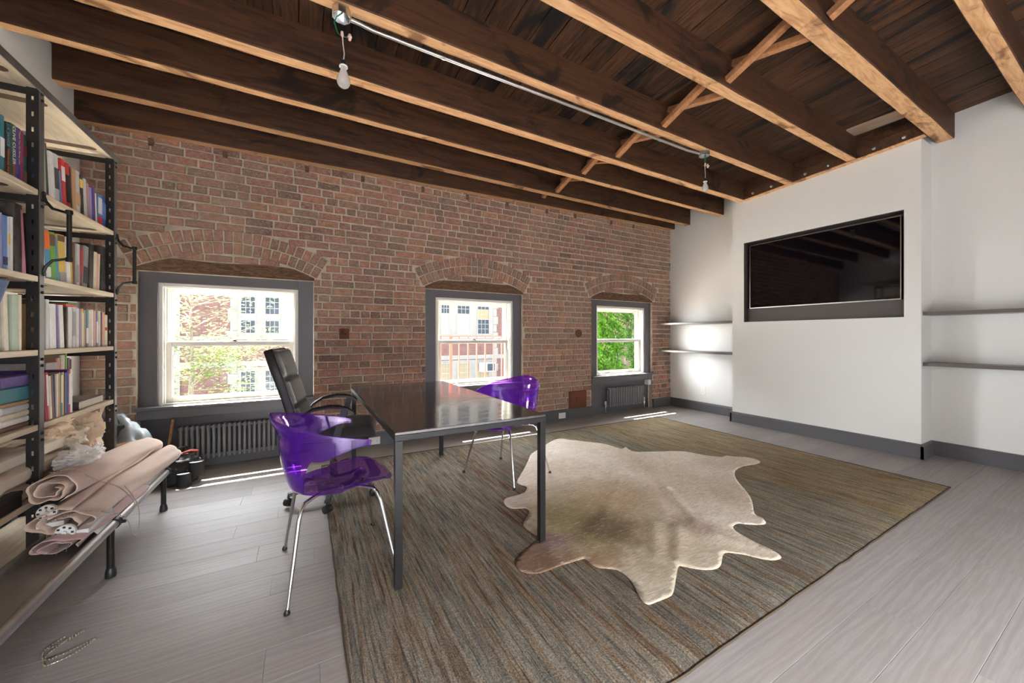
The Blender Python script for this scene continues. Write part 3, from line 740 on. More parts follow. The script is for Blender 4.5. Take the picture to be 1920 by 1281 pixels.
# backrest: three stitched pads on a curved black shell
ang = radians(17); bk = obj('backrest', MB().grid([[( -.02-.014*cos(v*pi/2)+(-.012*(u-.5)**2*4), v*.235*(1-.18*max(0, u-.8)/.2*abs(v)), u*.62) for v in [k/8 for k in range(-8, 9)]] for u in [k/14 for k in range(15)]]), MAT['black'], oc, loc=(-.16, 0, .50), rot=(0, -ang, 0), sm=70, solid=.055, bev=.01)
zz = .02
for hgt in (.19, .19, .2):
    p = MB(); g = cushion(.44, hgt, .026, 8, .3)
    p.grid([[(q[2]+.0, q[1], q[0]+zz+hgt/2) for q in row] for row in g])
    obj('pad', p, MAT['leather'], bk, sm=80); zz += hgt+.002
for sy in (-1, 1):
    ar = obj('armrest', MB().grid([[(x_+d*0, sy*(.265)+w_, z_+e) for w_, e in ((-.022, -.01), (-.022, .008), (-.012, .014), (.012, .014), (.022, .008), (.022, -.01))] for x_, z_, d in [(-.20, .60, 0), (-.17, .64, 0), (-.10, .685, 0), (0, .70, 0), (.06, .694, 0), (.115, .675, 0), (.15, .648, 0)]], cv=True), MAT['black'], oc, sm=60)
    obj('arm_strut', MB().grid([[(x_+a, sy*.263+b_, z_) for a, b_ in ((-.022, -.012), (.022, -.012), (.022, .012), (-.022, .012))] for x_, z_ in [(.03, .45), (.045, .5), (.065, .58), (.085, .65), (.095, .685)]], cv=True), MAT['black'], ar, sm=40)
    obj('arm_foot', MB().bar((.04, sy*.19, .455), (.05, sy*.275, .455), .06, .014), MAT['black'], ar)
obj('gas_lift', MB().tube([(0, 0, .1), (0, 0, .26)], .026, 14).tube([(0, 0, .26), (0, 0, .43)], .014, 12), MAT['black'], oc, sm=True)
obj('tilt_housing', MB().box((-.1, -.06, .415), (.1, .06, .445)).tube([(.02, .05, .425), (.02, .2, .415), (.02, .24, .418)], .006, 8), MAT['black'], oc, bev=.004)
for k in range(5):
    a = 2*pi*k/5+radians(52); ca, sa = cos(a), sin(a)
    leg = obj('base_arm', MB().add([Vector((ca*r-sa*w_, sa*r+ca*w_, z_)) for r, w_, z_ in ((.02, -.03, .095), (.02, .03, .095), (.29, .02, .065), (.29, -.02, .065), (.02, -.028, .135), (.02, .028, .135), (.29, .018, .088), (.29, -.018, .088))], [(3,2,1,0),(4,5,6,7),(0,1,5,4),(1,2,6,5),(2,3,7,6),(3,0,4,7)]), MAT['black'], oc, bev=.004)
    cs = MB(); cx_, cy_ = ca*.285, sa*.285; td = Vector((-sin(a+.8), cos(a+.8), 0))
    cs.tube([(cx_, cy_, .045), (cx_, cy_, .075)], .008, 8)
    ctr = Vector((cx_, cy_, .0255))
    for d in (-.016, .016):
        cc_ = ctr+td*d; cs.tube([cc_-td*.009, cc_-td*.007, cc_+td*.007, cc_+td*.009], [.021, .0255, .0255, .021], 18)
    cs.tube([ctr-td*.008, ctr+td*.008], .027, 14)
    obj('caster', cs, MAT['black'], oc, sm=40)

# ------------------------------------------------------------------ rug and cowhide
def mk_rug():
    m = NT('rug_pile'); rz = radians(-7)
    a = m.noise(m.pos((17, 1.0, 1), rz), 1.0, 8, .7, .6); b_ = m.noise(m.pos((85, 3.2, 1), rz), 1.0, 6, .75, .4); c_ = m.noise(m.pos((.9, .55, 1), rz), 1.0, 4, .6, .4); f = m.noise(m.pos((190, 120, 60)), 1.0, 3, .75)
    col = m.ramp(a, [(.26, S(70,56,46)), (.36, S(142,120,96)), (.43, S(112,120,118)), (.5, S(176,168,152)), (.56, S(150,120,88)), (.62, S(96,70,52)), (.72, S(178,168,146))])
    sp = m.n('SeparateXYZ'); m.l(m.pos((1, 1, 1), rz), sp.inputs[0])
    q = m.math('ADD', m.math('MULTIPLY', sp.outputs[0], .2), m.math('MULTIPLY', m.math('SUBTRACT', c_, .5), .9))
    zone = m.ramp(q, [(.0, S(158,150,140)), (.16, S(172,156,136)), (.3, S(132,106,86)), (.44, S(150,140,124)), (.58, S(178,172,150)), (.72, S(220,192,142)), (.9, S(228,198,148))])
    col = m.mix(.42, col, zone)
    col = m.mix(m.ramp(b_, [(.36, (.8,.8,.8)), (.5, (0,0,0)), (.66, (0,0,0))]), col, S(56,48,43))
    col = m.mix(m.ramp(b_, [(.56, (0,0,0)), (.70, (.6,.6,.6))]), col, S(196,190,172))
    col = m.mix(m.ramp(f, [(.42, (.75,.75,.75)), (.58, (0,0,0))]), col, m.mix(.6, col, S(54,46,42)))
    m.col(col); m.set(rough=.95, spec=.1)
    h = m.math('ADD', m.math('MULTIPLY', b_, .6), f); m.bump(h, 1.0, .012); return m.mat
MAT['rug'] = mk_rug()
MAT['rug_edge'] = plain('rug_binding', S(78,66,50), .95, var=.2, bump=.5, bscale=200)
rg = empty('area_rug', (0, 0, 0), 0, 'large streaked grey green and brown rug under table and hide', 'rug')
m = MB(); NX, NY = 90, 60; rows = []
C4 = [Vector((.135, .83, 0)), Vector((4.40, .86, 0)), Vector((4.50, 3.70, 0)), Vector((.14, 3.79, 0))]
def rugp(u, v): return (C4[0]*(1-u)+C4[1]*u)*(1-v)+(C4[3]*(1-u)+C4[2]*u)*v
for i in range(NX+1):
    row = []
    for j in range(NY+1):
        u, v = i/NX, j/NY; p = rugp(u, v)
        d = min(u*4.2, (1-u)*4.2, v*2.9, (1-v)*2.9)
        h = .012*min(1, d/.02+.35)+.0006*noise.noise((p.x*14, p.y*14, 0))
        h += .010*max(0, sin(p.y*8.6+1.0+p.x*.6))**6*math.exp(-((p.x-.28)/.22)**2)*(1 if 2.0 < p.y < 3.4 else 0)
        row.append((p.x+.004*noise.noise((p.y*9, p.x, 3.)), p.y+.004*noise.noise((p.x*9, p.y, 7.)), h))
    rows.append(row)
m.grid(rows)
obj('pile', m, MAT['rug'], rg, sm=80)
e = MB(); ed = [rows[i][0] for i in range(NX+1)]+[rows[NX][j] for j in range(1, NY+1)]+[rows[i][NY] for i in range(NX-1, -1, -1)]+[rows[0][j] for j in range(NY-1, 0, -1)]
e.tube([(p[0], p[1], .0045) for p in ed], .0045, 6, closed=True)
obj('bound_edge', e, MAT['rug_edge'], rg, sm=True)

HIDE = [(460,132),(530,140),(640,152),(720,162),(780,180),(825,192),(845,182),(870,200),(905,210),(1000,208),(1100,205),(1200,207),(1290,225),(1400,238),(1430,230),(1470,236),(1540,240),(1600,252),(1627,270),(1590,282),(1530,292),(1490,312),(1478,335),(1490,370),(1530,420),(1565,465),(1583,510),(1590,560),(1610,582),(1640,595),(1660,625),(1600,632),(1540,630),(1500,625),(1470,640),(1480,665),(1530,698),(1600,735),(1680,770),(1730,800),(1748,825),(1700,836),(1620,825),(1540,805),(1470,797),(1425,795),(1408,815),(1400,860),(1375,888),(1310,895),(1230,885),(1160,873),(1145,900),(1135,960),(1120,1030),(1090,1055),(1030,1078),(975,1095),(935,1065),(910,1020),(885,970),(850,930),(800,895),(740,885),(690,882),(650,865),(625,840),(600,828),(540,845),(450,875),(370,905),(300,915),(240,905),(207,868),(215,830),(250,790),(300,750),(345,710),(310,685),(262,650),(250,625),(270,590),(285,555),(260,535),(200,537),(155,525),(138,500),(155,478),(210,462),(260,445),(270,415),(240,402),(215,385),(230,350),(260,300),(280,260),(300,220),(360,185),(400,155)]
def floor_point(x, y, z=.016):      # outline measured on the photograph, laid out at its true size on the rug
    px, py = 900+x/3.0968, 780+y/3.0968; a, b_ = (px-960)/697, (py-630.5)/697; t_ = (CAMH-z)/b_
    return (t_*(.8726*a+.4884), t_*(-.4884*a+.8726))
out = [Vector(floor_point(*p)) for p in HIDE]
def catmull(P, k=3):
    R = []; n = len(P)
    for i in range(n):
        a, b_, c_, d = P[i-1], P[i], P[(i+1) % n], P[(i+2) % n]
        for s in range(k):
            t_ = s/k; R.append(.5*((2*b_)+(c_-a)*t_+(2*a-5*b_+4*c_-d)*t_*t_+(3*b_-a-3*c_+d)*t_**3))
    return R
out = catmull(out, 3)
x0, x1 = min(p.x for p in out), max(p.x for p in out); y0, y1 = min(p.y for p in out), max(p.y for p in out)
pts = [p.copy() for p in out]; n0 = len(pts); g = .028; yy = y0
def inside(p):
    c_ = False; j = n0-1
    for i in range(n0):
        a, b_ = out[i], out[j]
        if (a.y > p.y) != (b_.y > p.y) and p.x < (b_.x-a.x)*(p.y-a.y)/(b_.y-a.y)+a.x: c_ = not c_
        j = i
    return c_
r = random.Random(2)
while yy < y1:
    xx = x0
    while xx < x1:
        p = Vector((xx+r.uniform(-.006, .006), yy+r.uniform(-.006, .006)))
        if inside(p) and min((p-q).length for q in out) > .012: pts.append(p)
        xx += g
    yy += g
V2, E2, F2, _, _, _ = delaunay_2d_cdt(pts, [(i, (i+1) % n0) for i in range(n0)], [], 1, 1e-5)
fp = lambda x, y: Vector(floor_point(x, y))
folds = [(fp(450, 310), fp(560, 450), .012), (fp(560, 450), fp(780, 600), .010), (fp(850, 190), fp(1080, 420), .016), (fp(1080, 420), fp(1250, 620), .014), (fp(840, 200), fp(810, 380), .012), (fp(810, 380), fp(690, 640), .008), (fp(940, 330), fp(1090, 600), .008), (fp(1010, 620), fp(1030, 830), .010), (fp(1150, 640), fp(1150, 860), .012), (fp(480, 420), fp(530, 530), .008), (fp(1250, 640), fp(1500, 740), .008), (fp(380, 690), fp(440, 830), .007)]
def hide_z(p):
    z = .0150+.003*noise.noise((p.x*2.2, p.y*2.2, 4.))+.002*noise.noise((p.x*7, p.y*7, 1.))
    d = min((p-q).length for q in out[::2])
    for a, b_, hgt in folds:
        a, b_ = Vector(a), Vector(b_); ab = b_-a; t_ = max(0, min(1, (p-a).dot(ab)/ab.length_squared)); q = (p-a-ab*t_).length
        z += hgt*math.exp(-(q/.03)**2)*min(1, d/.05)
    edge = max(0, 1-d/.05); z += .005*edge*max(0, noise.noise((p.x*5, p.y*5, 8.))+.15)
    return max(z, .0138)
hm = MB().add([(p.x, p.y, hide_z(Vector(p))) for p in V2], [tuple(f) for f in F2])
def mk_hide():
    m = NT('cowhide_hair'); p = m.pos()
    a = m.noise(p, 1.5, 5, .6, .6); st = m.noise(m.pos((10, 60, 10), radians(25)), 2.0, 4, .7, .8)
    c_ = m.ramp(a, [(.3, S(214,198,178)), (.5, S(230,217,200)), (.7, S(240,232,220))])
    # brown flank patch towards the table leg, pale shanks elsewhere
    sp = m.n('SeparateXYZ'); m.l(p, sp.inputs[0])
    def blob(cx, cy, rad, sx=1., sy=1.):
        dx = m.math('MULTIPLY', m.math('SUBTRACT', sp.outputs[0], cx), sx); dy = m.math('MULTIPLY', m.math('SUBTRACT', sp.outputs[1], cy), sy)
        d = m.math('SQRT', m.math('ADD', m.math('MULTIPLY', dx, dx), m.math('MULTIPLY', dy, dy)))
        d = m.math('ADD', d, m.math('MULTIPLY', m.math('SUBTRACT', m.noise(p, 5, 5, .65), .5), .35))
        return m.ramp(m.math('DIVIDE', d, rad), [(.35, (1,1,1)), (1.0, (0,0,0))])
    c_ = m.mix(m.math('MULTIPLY', blob(1.62, 1.8, .75), .85), c_, S(166,146,112))
    c_ = m.mix(m.math('MULTIPLY', blob(2.05, 2.05, .4), .6), c_, S(186,160,128))
    c_ = m.mix(m.math('MULTIPLY', blob(1.45, 1.85, .4), .75), c_, S(132,118,72))
    c_ = m.mix(m.math('MULTIPLY', blob(1.0, 1.62, .42), .95), c_, S(112,80,60))
    c_ = m.mix(m.math('MULTIPLY', blob(1.24, 1.73, .14), .7), c_, S(126,98,104))
    c_ = m.mix(m.math('MULTIPLY', blob(1.62, 1.68, .25), .75), c_, S(84,64,44))
    c_ = m.mix(m.math('MULTIPLY', blob(1.36, 1.46, .2), .6), c_, S(140,104,74))
    c_ = m.mix(m.math('MULTIPLY', blob(1.5, 1.2, .3), .6), c_, S(168,160,136))
    c_ = m.mix(m.math('MULTIPLY', blob(2.1, 1.47, .16), .6), c_, S(150,124,108))
    st2 = m.noise(m.pos((14, 90, 10), radians(35)), 2.0, 5, .75, .8)
    c_ = m.mix(m.math('MULTIPLY', m.ramp(st, [(.35, (1,1,1)), (.55, (0,0,0))]), .4), c_, S(140,116,92))
    c_ = m.mix(m.math('MULTIPLY', m.ramp(st2, [(.38, (1,1,1)), (.5, (0,0,0))]), .3), c_, S(110,92,74))
    c_ = m.mix(m.math('MULTIPLY', m.ramp(st, [(.52, (0,0,0)), (.75, (1,1,1))]), .4), c_, S(240,234,224))
    m.col(c_); m.set(rough=.75, spec=.25); m.bump(st, .45, .004); return m.mat
MAT['hide'] = mk_hide()
tag(obj('cowhide', hm, MAT['hide'], sm=80, solid=.0025), 'pale beige and brown cowhide spread on the rug by the table leg', 'cowhide')
# ------------------------------------------------------------------ bookcase
MAT['groove_shadow'] = plain('groove_shadow_wood', S(92,70,50), .8)
MAT['trim_metal'] = plain('worn_edge_metal', (.25,.25,.25,1), .45, .8, var=.5)
MAT['post'] = plain('post_enamel', (.02,.019,.019,1), .38, .2)
MAT['post_edge'] = plain('lit_worn_post_edge', (.16,.155,.15,1), .38, .6, var=.3)  # flange paler than the posts: caught light painted in along with wear
bc = empty('bookcase', (-1.08, 2.62, 0), 0, 'tall slotted black metal bookcase with wooden shelves full of books', 'bookcase')
BXF, BXB = 0., -.42                    # local x: front, back
UY = (-.79, 0., .79)                   # local y of uprights
SH = (.10, .43, .77, 1.12, 1.465, 1.87, 2.37)
def post(y, xf, sgn):
    b = MB(); w_ = .034; d = .045
    b.box((xf-.003*sgn-.0015, y-w_/2, 0), (xf-.003*sgn+.0015, y+w_/2, 2.35), 1)          # flange
    x0, x1 = sorted((xf-.004*sgn, xf-d*sgn)); s0 = x0+.0165; s1 = x1-.0165
    yf = y-w_/2
    b.box((x0, yf, 0), (s0, yf+.003, 2.35)).box((s1, yf, 0), (x1, yf+.003, 2.35))
    z = .0
    while z < 2.33: b.box((s0, yf, z), (s1, yf+.003, min(z+.05, 2.35))); z += .072
    return b
for y in UY:
    for xf, sg in ((BXF, 1), (BXB, -1)):
        p = obj('upright', post(y, xf, sg), [MAT['post'], MAT['post_edge']], bc)
    for k, z in enumerate(SH):
        obj('side_bar', MB().box((BXB, y-.014, z-.062), (BXF-.006, y-.010, z-.03)), MAT['post'], bc)
        obj('shelf_bolt', MB().lathe([(.007, 0), (.007, .006), (.004, .008)], 8, (BXF-.0015, y-.004, z-.045), axis='x').lathe([(.007, 0), (.007, .006), (.004, .008)], 8, (BXF-.0015, y-.004, z-.075), axis='x'), MAT['post'], bc)
for k, z in enumerate(SH):
    for a, b_ in zip(UY, UY[1:]):
        xf = BXF+(.004 if k == 6 else -.005)
        sh = obj('shelf', MB().box((BXB+.01, a+.019 if k < 6 else a-.012, z-.027), (xf, b_-.019 if k < 6 else b_+.02, z)), MAT['ply'], bc, bev=.003)
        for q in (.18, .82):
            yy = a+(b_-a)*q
            obj('groove_shade', MB().poly([(BXB+.03+.0, yy-.028), (BXF-.065, yy-.028), (BXF-.048, yy-.018), (BXF-.042, yy), (BXF-.048, yy+.018), (BXF-.065, yy+.028), (BXB+.03, yy+.028)], z-.0275, z-.0268, plane='xy'), MAT['groove_shadow'], sh)  # flat dark inlay; the shade of a recess put into its colour
obj('top_edge_strip', MB().box((BXF+.005, UY[0]-.02, 2.325), (BXF+.009, UY[2]+.025, 2.362)), MAT['trim_metal'], bc)
for a, b_ in zip(UY, UY[1:]):
    obj('tie_rod', MB().tube([(BXB+.02, a, 2.28), (BXB+.02, b_, 2.28)], .004, 6), MAT['post'], bc, sm=True)
    obj('tie_rod', MB().tube([(BXB+.02, a, .9), (BXB+.02, b_, .9)], .004, 6), MAT['post'], bc, sm=True)
for y, z0 in ((UY[1]+.006, 1.485), (UY[2]+.012, 1.475)):
    h = obj('grip_handle', MB().tube([(.085, y, z0+.07), (.085, y, z0+.30)], .0095, 10).lathe([(.013, .06), (.014, .07), (.013, .08)], 10, (.085, y, z0)).lathe([(.013, .29), (.014, .3), (.013, .31)], 10, (.085, y, z0)), MAT['blackmetal'], bc, sm=True)
    for zz, s in ((z0+.075, -1), (z0+.295, 1)):
        obj('curved_arm', MB().tube([(0, y, zz+s*.075), (.008, y, zz+s*.045), (.03, y, zz+s*.014), (.085, y, zz)], [.007, .007, .0065, .006], 8).lathe([(.011, 0), (.011, .006)], 10, (0, y, zz+s*.08), axis='x'), MAT['blackmetal'], h, sm=True)

# ------------------------------------------------------------------ books
def mk_cover():
    m = NT('book_cover'); oi = m.n('ObjectInfo'); n = m.noise(m.pos(), 30, 3)
    m.col(m.mix(m.math('MULTIPLY', m.ramp(n, [(.35, (1,1,1)), (.65, (0,0,0))]), .18), oi.outputs['Color'], (.25, .22, .2, 1))); m.set(rough=.42); return m.mat
MAT['cover'] = mk_cover()
def mk_pages():
    m = NT('book_pages'); n = m.noise(m.pos((3, 400, 3)), 1, 2); m.col(m.ramp(n, [(.3, S(206,196,176)), (.7, S(232,226,212))])); m.set(rough=.9); return m.mat
MAT['pages'] = mk_pages()
PAL = {'white': (232,230,226), 'cream': (226,214,190), 'pale green': (176,194,172), 'grey': (150,150,150), 'dark grey': (72,72,74), 'black': (26,25,26), 'red': (190,34,38), 'dark red': (120,26,34), 'tan': (190,150,104), 'brown': (112,78,58), 'pale grey': (196,198,200), 'yellow': (222,186,84), 'pink': (206,132,150), 'lavender': (150,142,190), 'purple': (74,44,130), 'steel blue': (92,128,184), 'royal blue': (30,78,170), 'teal': (30,120,134), 'orange': (232,112,30), 'green': (110,172,60), 'navy': (34,38,84), 'rose brown': (168,128,118), 'sky blue': (70,160,205), 'dark green': (34,74,66), 'magenta': (150,40,90), 'violet': (86,64,140), 'salmon': (222,160,136), 'dark brown': (58,40,36)}
def bookmesh(t_, h, d):
    c = MB(); k = .0028; r = min(.006, t_*.25)
    y0, y1 = -t_/2, t_/2
    sec = [(-d, y0), (-r, y0), (-.001, y0+r*.7), (0, 0), (-.001, y1-r*.7), (-r, y1), (-d, y1), (-d, y1-k), (-r-.002, y1-k), (-k, 0), (-r-.002, y0+k), (-d, y0+k)]
    c.poly(sec, 0, h, plane='xy')
    p = MB().box((-d+.006, y0+k, .004), (-k-.003, y1-k, h-.004))
    return c, p
ORD = ['first', 'second', 'third', 'fourth', 'fifth', 'sixth', 'seventh', 'eighth', 'ninth', 'tenth', 'eleventh', 'twelfth', 'thirteenth', 'fourteenth', 'fifteenth', 'sixteenth', 'seventeenth', 'eighteenth', 'nineteenth', 'twentieth', 'twenty-first', 'twenty-second', 'twenty-third', 'twenty-fourth']
def lettering(parent, text, size, x, y, z, color, rot, name='title_lettering'):
    cu = bpy.data.curves.new('txt', 'FONT'); cu.body = text; cu.size = size; cu.align_x = 'LEFT'; cu.align_y = 'CENTER'; cu.extrude = .0002; cu.resolution_u = 2
    tmp = bpy.data.objects.new('txt', cu); COL.objects.link(tmp); bpy.context.view_layer.update()
    me = bpy.data.meshes.new_from_object(tmp); bpy.data.objects.remove(tmp)
    me.materials.clear(); key = 'ink_%d_%d_%d' % color
    if key not in MAT: MAT[key] = plain('printed_ink', S(*color), .5)
    me.materials.append(MAT[key])
    o = link(name, me, parent, (x, y, z), rot); return o
def book(col, t_, h, d, loc, rot=(0,0,0), label='', group=None, band=None, text=None):
    c, p = bookmesh(t_, h, d); o = obj('book', c, MAT['cover'], None, loc, rot, sm=30)
    v = PAL[col]; j = random.Random(int(loc[1]*1e4)+int(loc[2]*1e3)).uniform(.9, 1.08); o.color = tuple(min(1, a*j) for a in S(*v)[:3])+(1,)
    tag(o, label, 'book', group); obj('pages', p, MAT['pages'], o)
    if band:
        for (f0, f1, bc_) in band:
            key = 'band_'+bc_
            if key not in MAT: MAT[key] = plain('printed_band', S(*PAL[bc_]), .45)
            obj('spine_band', MB().box((-.0012, -t_/2+.003 if t_ > .012 else -t_/2, f0*h), (.0004, t_/2-.003 if t_ > .012 else t_/2, f1*h)), MAT[key], o)
    if text:
        for (s_, size, f, cc_) in text:     # spine text reads downwards
            lettering(o, s_, size, .0009, 0, h*f, cc_, (radians(90), radians(90), radians(90)))
    return o
def row(zs, y, specs, where, group, xf=-1.115, d0=.17, gap=.001, end=None):
    zs += .0005
    if end:
        k = (end-y-sum(gap+(s[4].get('after', 0) if len(s) > 4 else 0) for s in specs))/sum(s[1]*cos(radians(s[3] if len(s) > 3 else 0)) for s in specs)
        specs = [(s[0], s[1]*k)+tuple(s[2:]) for s in specs]
    for i, s in enumerate(specs):
        col, t_, h = s[0], s[1], s[2]; lean = radians(s[3]) if len(s) > 3 else 0
        ex = s[4] if len(s) > 4 else {}
        d = ex.get('d', d0+.03*(h-.2)); foot = t_*cos(lean)
        off = h*abs(sin(lean))*(.0 if len(specs) > 0 else 0)
        kind = 'thin' if t_ < .016 else ('thick' if t_ > .042 else 'slim' if t_ < .026 else 'medium')
        lab = '%s %s book, %s from left, %s' % (kind, col, ORD[i], where)
        # leaning books pivot on the lower edge so that they stand on the board
        yc = y+t_/2; dz = (t_/2)*abs(sin(lean)); 
        book(col, t_, h, d, (xf+ex.get('x', 0), yc+gap, zs+dz), (-lean, 0, 0), lab, group, ex.get('band'), ex.get('text'))
        y += foot+gap+ex.get('after', 0)
    return y
W_ = (250,245,240); R_ = (232,110,90); Y_ = (226,190,120)
row(1.87, 2.352, [('cream', .03, .24), ('white', .034, .245, 0, {'band': [(.02, .2, 'purple')]}), ('teal', .03, .25, 0, {'band': [(.3, .62, 'white')]}),
  ('black', .034, .235, 0, {'text': [('J.A. JANCE', .021, .97, (80,180,200)), ('MOVING TARGET', .0175, .52, (236,120,50))]}),
  ('dark green', .042, .245, 0, {'text': [('CLIVE CUSSLER', .025, .975, W_), ('ODESSA SEA', .0175, .33, R_)], 'band': [(.02, .1, 'teal')]}),
  ('violet', .034, .245, 0, {'text': [('Thank You for Being Late', .0145, .96, Y_)]}), ('magenta', .014, .24), ('dark green', .026, .235, 0, {'band': [(.1, .3, 'brown'), (.6, .8, 'dark red')]})],
  'top shelf left of middle upright', 'books on the top shelf, left bay', end=2.592)
row(1.87, 2.655, [('steel blue', .014, .21, 0, {'band': [(.5, .8, 'white'), (.05, .3, 'black')]}), ('pale green', .044, .285, -4), ('dark grey', .012, .27, -5, {'after': .012}), ('white', .026, .245, -5), ('pale grey', .028, .25, -5, {'band': [(.3, .72, 'dark grey')]}), ('steel blue', .014, .18, -6), ('red', .024, .25, -5, {'band': [(.55, .85, 'white')]}), ('red', .03, .245, -5, {'band': [(.15, .75, 'black')]}), ('dark brown', .01, .24, -5), ('tan', .028, .24, -4), ('pale grey', .026, .245, -4, {'band': [(.2, .5, 'tan')]}), ('black', .026, .235, -5, {'band': [(.7, .9, 'yellow')]}), ('pale grey', .024, .23, -5), ('rose brown', .018, .215, -5, {'after': .006}), ('lavender', .016, .205, -4), ('purple', .026, .215, -4), ('cream', .01, .19, -4, {'after': .006}), ('steel blue', .036, .2, 0, {'band': [(.05, .3, 'red'), (.4, .9, 'pale grey')]}), ('royal blue', .034, .205, 0, {'band': [(.3, .8, 'steel blue')]})],
  'top shelf right of middle upright', 'books on the top shelf, right bay', end=3.375)
row(1.465, 2.318, [('grey', .04, .235), ('orange', .048, .26, 0, {'text': [('SAS', .036, .985, W_)], 'band': [(.02, .1, 'salmon')]}), ('lavender', .026, .24), ('steel blue', .032, .235, 0, {'band': [(.1, .25, 'navy')]}), ('pale grey', .018, .235, 0, {'band': [(.5, .7, 'yellow')]}), ('white', .016, .24, 0, {'after': .004}), ('black', .058, .31, 0, {'d': .26}), ('pink', .03, .29, -5, {'d': .22})],
  'second shelf left of middle upright', 'books on the second shelf, left bay', end=2.59)
row(1.465, 2.655, [('black', .016, .3, 0, {'after': .03}), ('cream', .014, .27, -3), ('sky blue', .03, .25, -5, {'band': [(.6, .97, 'orange'), (.05, .25, 'white')]}), ('green', .032, .245, -5, {'band': [(.72, .95, 'brown')]}), ('sky blue', .012, .23, -5), ('yellow', .044, .25, -5, {'band': [(.02, .22, 'grey'), (.86, .98, 'brown')]}), ('white', .03, .245, -4), ('yellow', .01, .25, -3), ('brown', .018, .24, -2, {'after': .004}), ('pale grey', .026, .24, 0, {'band': [(.1, .5, 'grey')]}), ('dark red', .018, .235, 0, {'band': [(.3, .9, 'red')]}), ('grey', .034, .245, 4, {'band': [(.1, .5, 'black')], 'after': .016}), ('black', .034, .27, 2), ('cream', .012, .235, 3), ('cream', .012, .235, 3), ('salmon', .012, .23, 3), ('cream', .012, .232, 3, {'after': .02}), ('black', .044, .29, 0, {'d': .24})],
  'second shelf right of middle upright', 'books on the second shelf, right bay', end=3.378)
row(1.12, 2.44, [('cream', .034, .25, -3, {'after': .01}), ('pale green', .05, .245, 0), ('cream', .02, .25)], 'third shelf beside blue portrait book', 'books on the third shelf, left bay')
third = [('tan', .014, .215), ('dark grey', .022, .24, 0), ('pale grey', .024, .245), ('white', .046, .225, -2), ('violet', .02, .225, -4), ('white', .032, .225, -4, {'after': .014}), ('dark brown', .012, .22), ('white', .03, .222), ('pale grey', .026, .22, 0, {'band': [(.3, .9, 'grey')]}), ('white', .026, .22), ('lavender', .014, .215), ('yellow', .02, .22, 0, {'band': [(0.02, .9, 'cream')]}), ('tan', .016, .215), ('teal', .022, .222, 0, {'band': [(.1, .5, 'white')]}), ('cream', .02, .216), ('white', .024, .222), ('salmon', .02, .218), ('steel blue', .018, .218, 0, {'band': [(.1, .7, 'white')]}), ('cream', .026, .22), ('navy', .012, .214), ('salmon', .024, .212), ('cream', .03, .2, 0, {'band': [(.5, .6, 'red')]})]
row(1.12, 2.655, third, 'third shelf right of middle upright', 'books on the third shelf, right bay', xf=-1.105, end=3.37)
row(.77, 2.655, [('purple', .032, .25, -6, {'after': .008}), ('magenta', .014, .22, -5), ('red', .022, .235, -4, {'band': [(.3, .95, 'white')]}), ('cream', .026, .215, -4), ('brown', .014, .22, -4), ('navy', .016, .22, -3), ('cream', .02, .22), ('tan', .016, .225), ('teal', .018, .222, 0, {'band': [(.3, .95, 'cream')]}), ('yellow', .012, .225), ('navy', .03, .22), ('royal blue', .012, .23), ('red', .02, .235, 0, {'band': [(.2, .9, 'white')]}), ('white', .022, .235)],
  'fourth shelf right of middle upright', 'books on the fourth shelf, right bay', xf=-1.10, end=2.94)
row(.77, 3.205, [('salmon', .04, .285, 0), ('cream', .05, .30, 0), ('green', .022, .31, 0), ('black', .03, .28, 0), ('dark brown', .02, .27, 0)], 'tall ones at right end of fourth shelf', 'tall folders on the fourth shelf', xf=-1.265, d0=.18)
# blue portrait book leaning with its cover turned to the room
bp = book('steel blue', .03, .30, .21, (-1.115, 2.425, 1.121), (0, 0, 0), 'large blue book with small portrait pictures, leaning on the third shelf', 'portrait book')
bp.color = S(62,84,120); bp.location = (-1.13, 2.295, 1.1215); bp.rotation_euler = (radians(-14), 0, radians(-62))
MAT['portrait'] = plain('portrait_print', S(176,180,184), .5, var=.4)
for k in range(3):
    f_ = obj('portrait_picture', MB().box((-.09, -.0156, .06+k*.075), (-.035, -.0152, .12+k*.075)), MAT['portrait'], bp)
    obj('portrait_head', MB().lathe([(.012, -.0158), (.012, -.0161)], 12, (-.062, 0, .098+k*.075), axis='y').box((-.082, -.0161, .063+k*.075), (-.044, -.0158, .08+k*.075)), MAT['band_dark grey'], f_)
# books lying flat on the fourth shelf, left bay
z = .7705
for i, (cn, t_, l_, w_, dy) in enumerate((('brown', .02, .3, .21, 0), ('white', .028, .29, .2, .01), ('cream', .026, .3, .2, -.01), ('pale grey', .03, .28, .2, .01), ('tan', .014, .3, .22, 0), ('teal', .066, .27, .2, -.01), ('purple', .05, .28, .2, .0))):
    b_ = book(cn, t_, l_, w_, (-1.115, 2.44+dy-l_/2+.12, z+t_/2), (radians(-90), 0, 0), '%s book lying flat, %s from the bottom of the stack on fourth shelf' % (cn, ORD[i]), 'stack of flat books on the fourth shelf'); z += t_+.0006
z = .7705
for i, (cn, t_, l_) in enumerate((('pale grey', .04, .2), ('salmon', .034, .18))):
    book(cn, t_, l_, .15, (-1.105, 2.63, z+t_/2), (radians(-90), 0, 0), '%s book lying flat beside the middle upright, %s from the shelf' % (cn, ORD[i]), 'two flat books beside the middle upright'); z += t_+.0006
book('dark brown', .045, .15, .34, (-1.247, 2.985, .7705+.0225), (radians(-90), 0, radians(-88)), 'dark brown hardback lying flat at the front of the fourth shelf')
MAT['card'] = plain('white_card', S(228,226,222), .6); MAT['cardlid'] = plain('grey_card', S(206,206,206), .6)
t = empty('storage_box', (-1.345, 3.145, .7705), 0, 'white cardboard box standing between books on the fourth shelf', 'box')
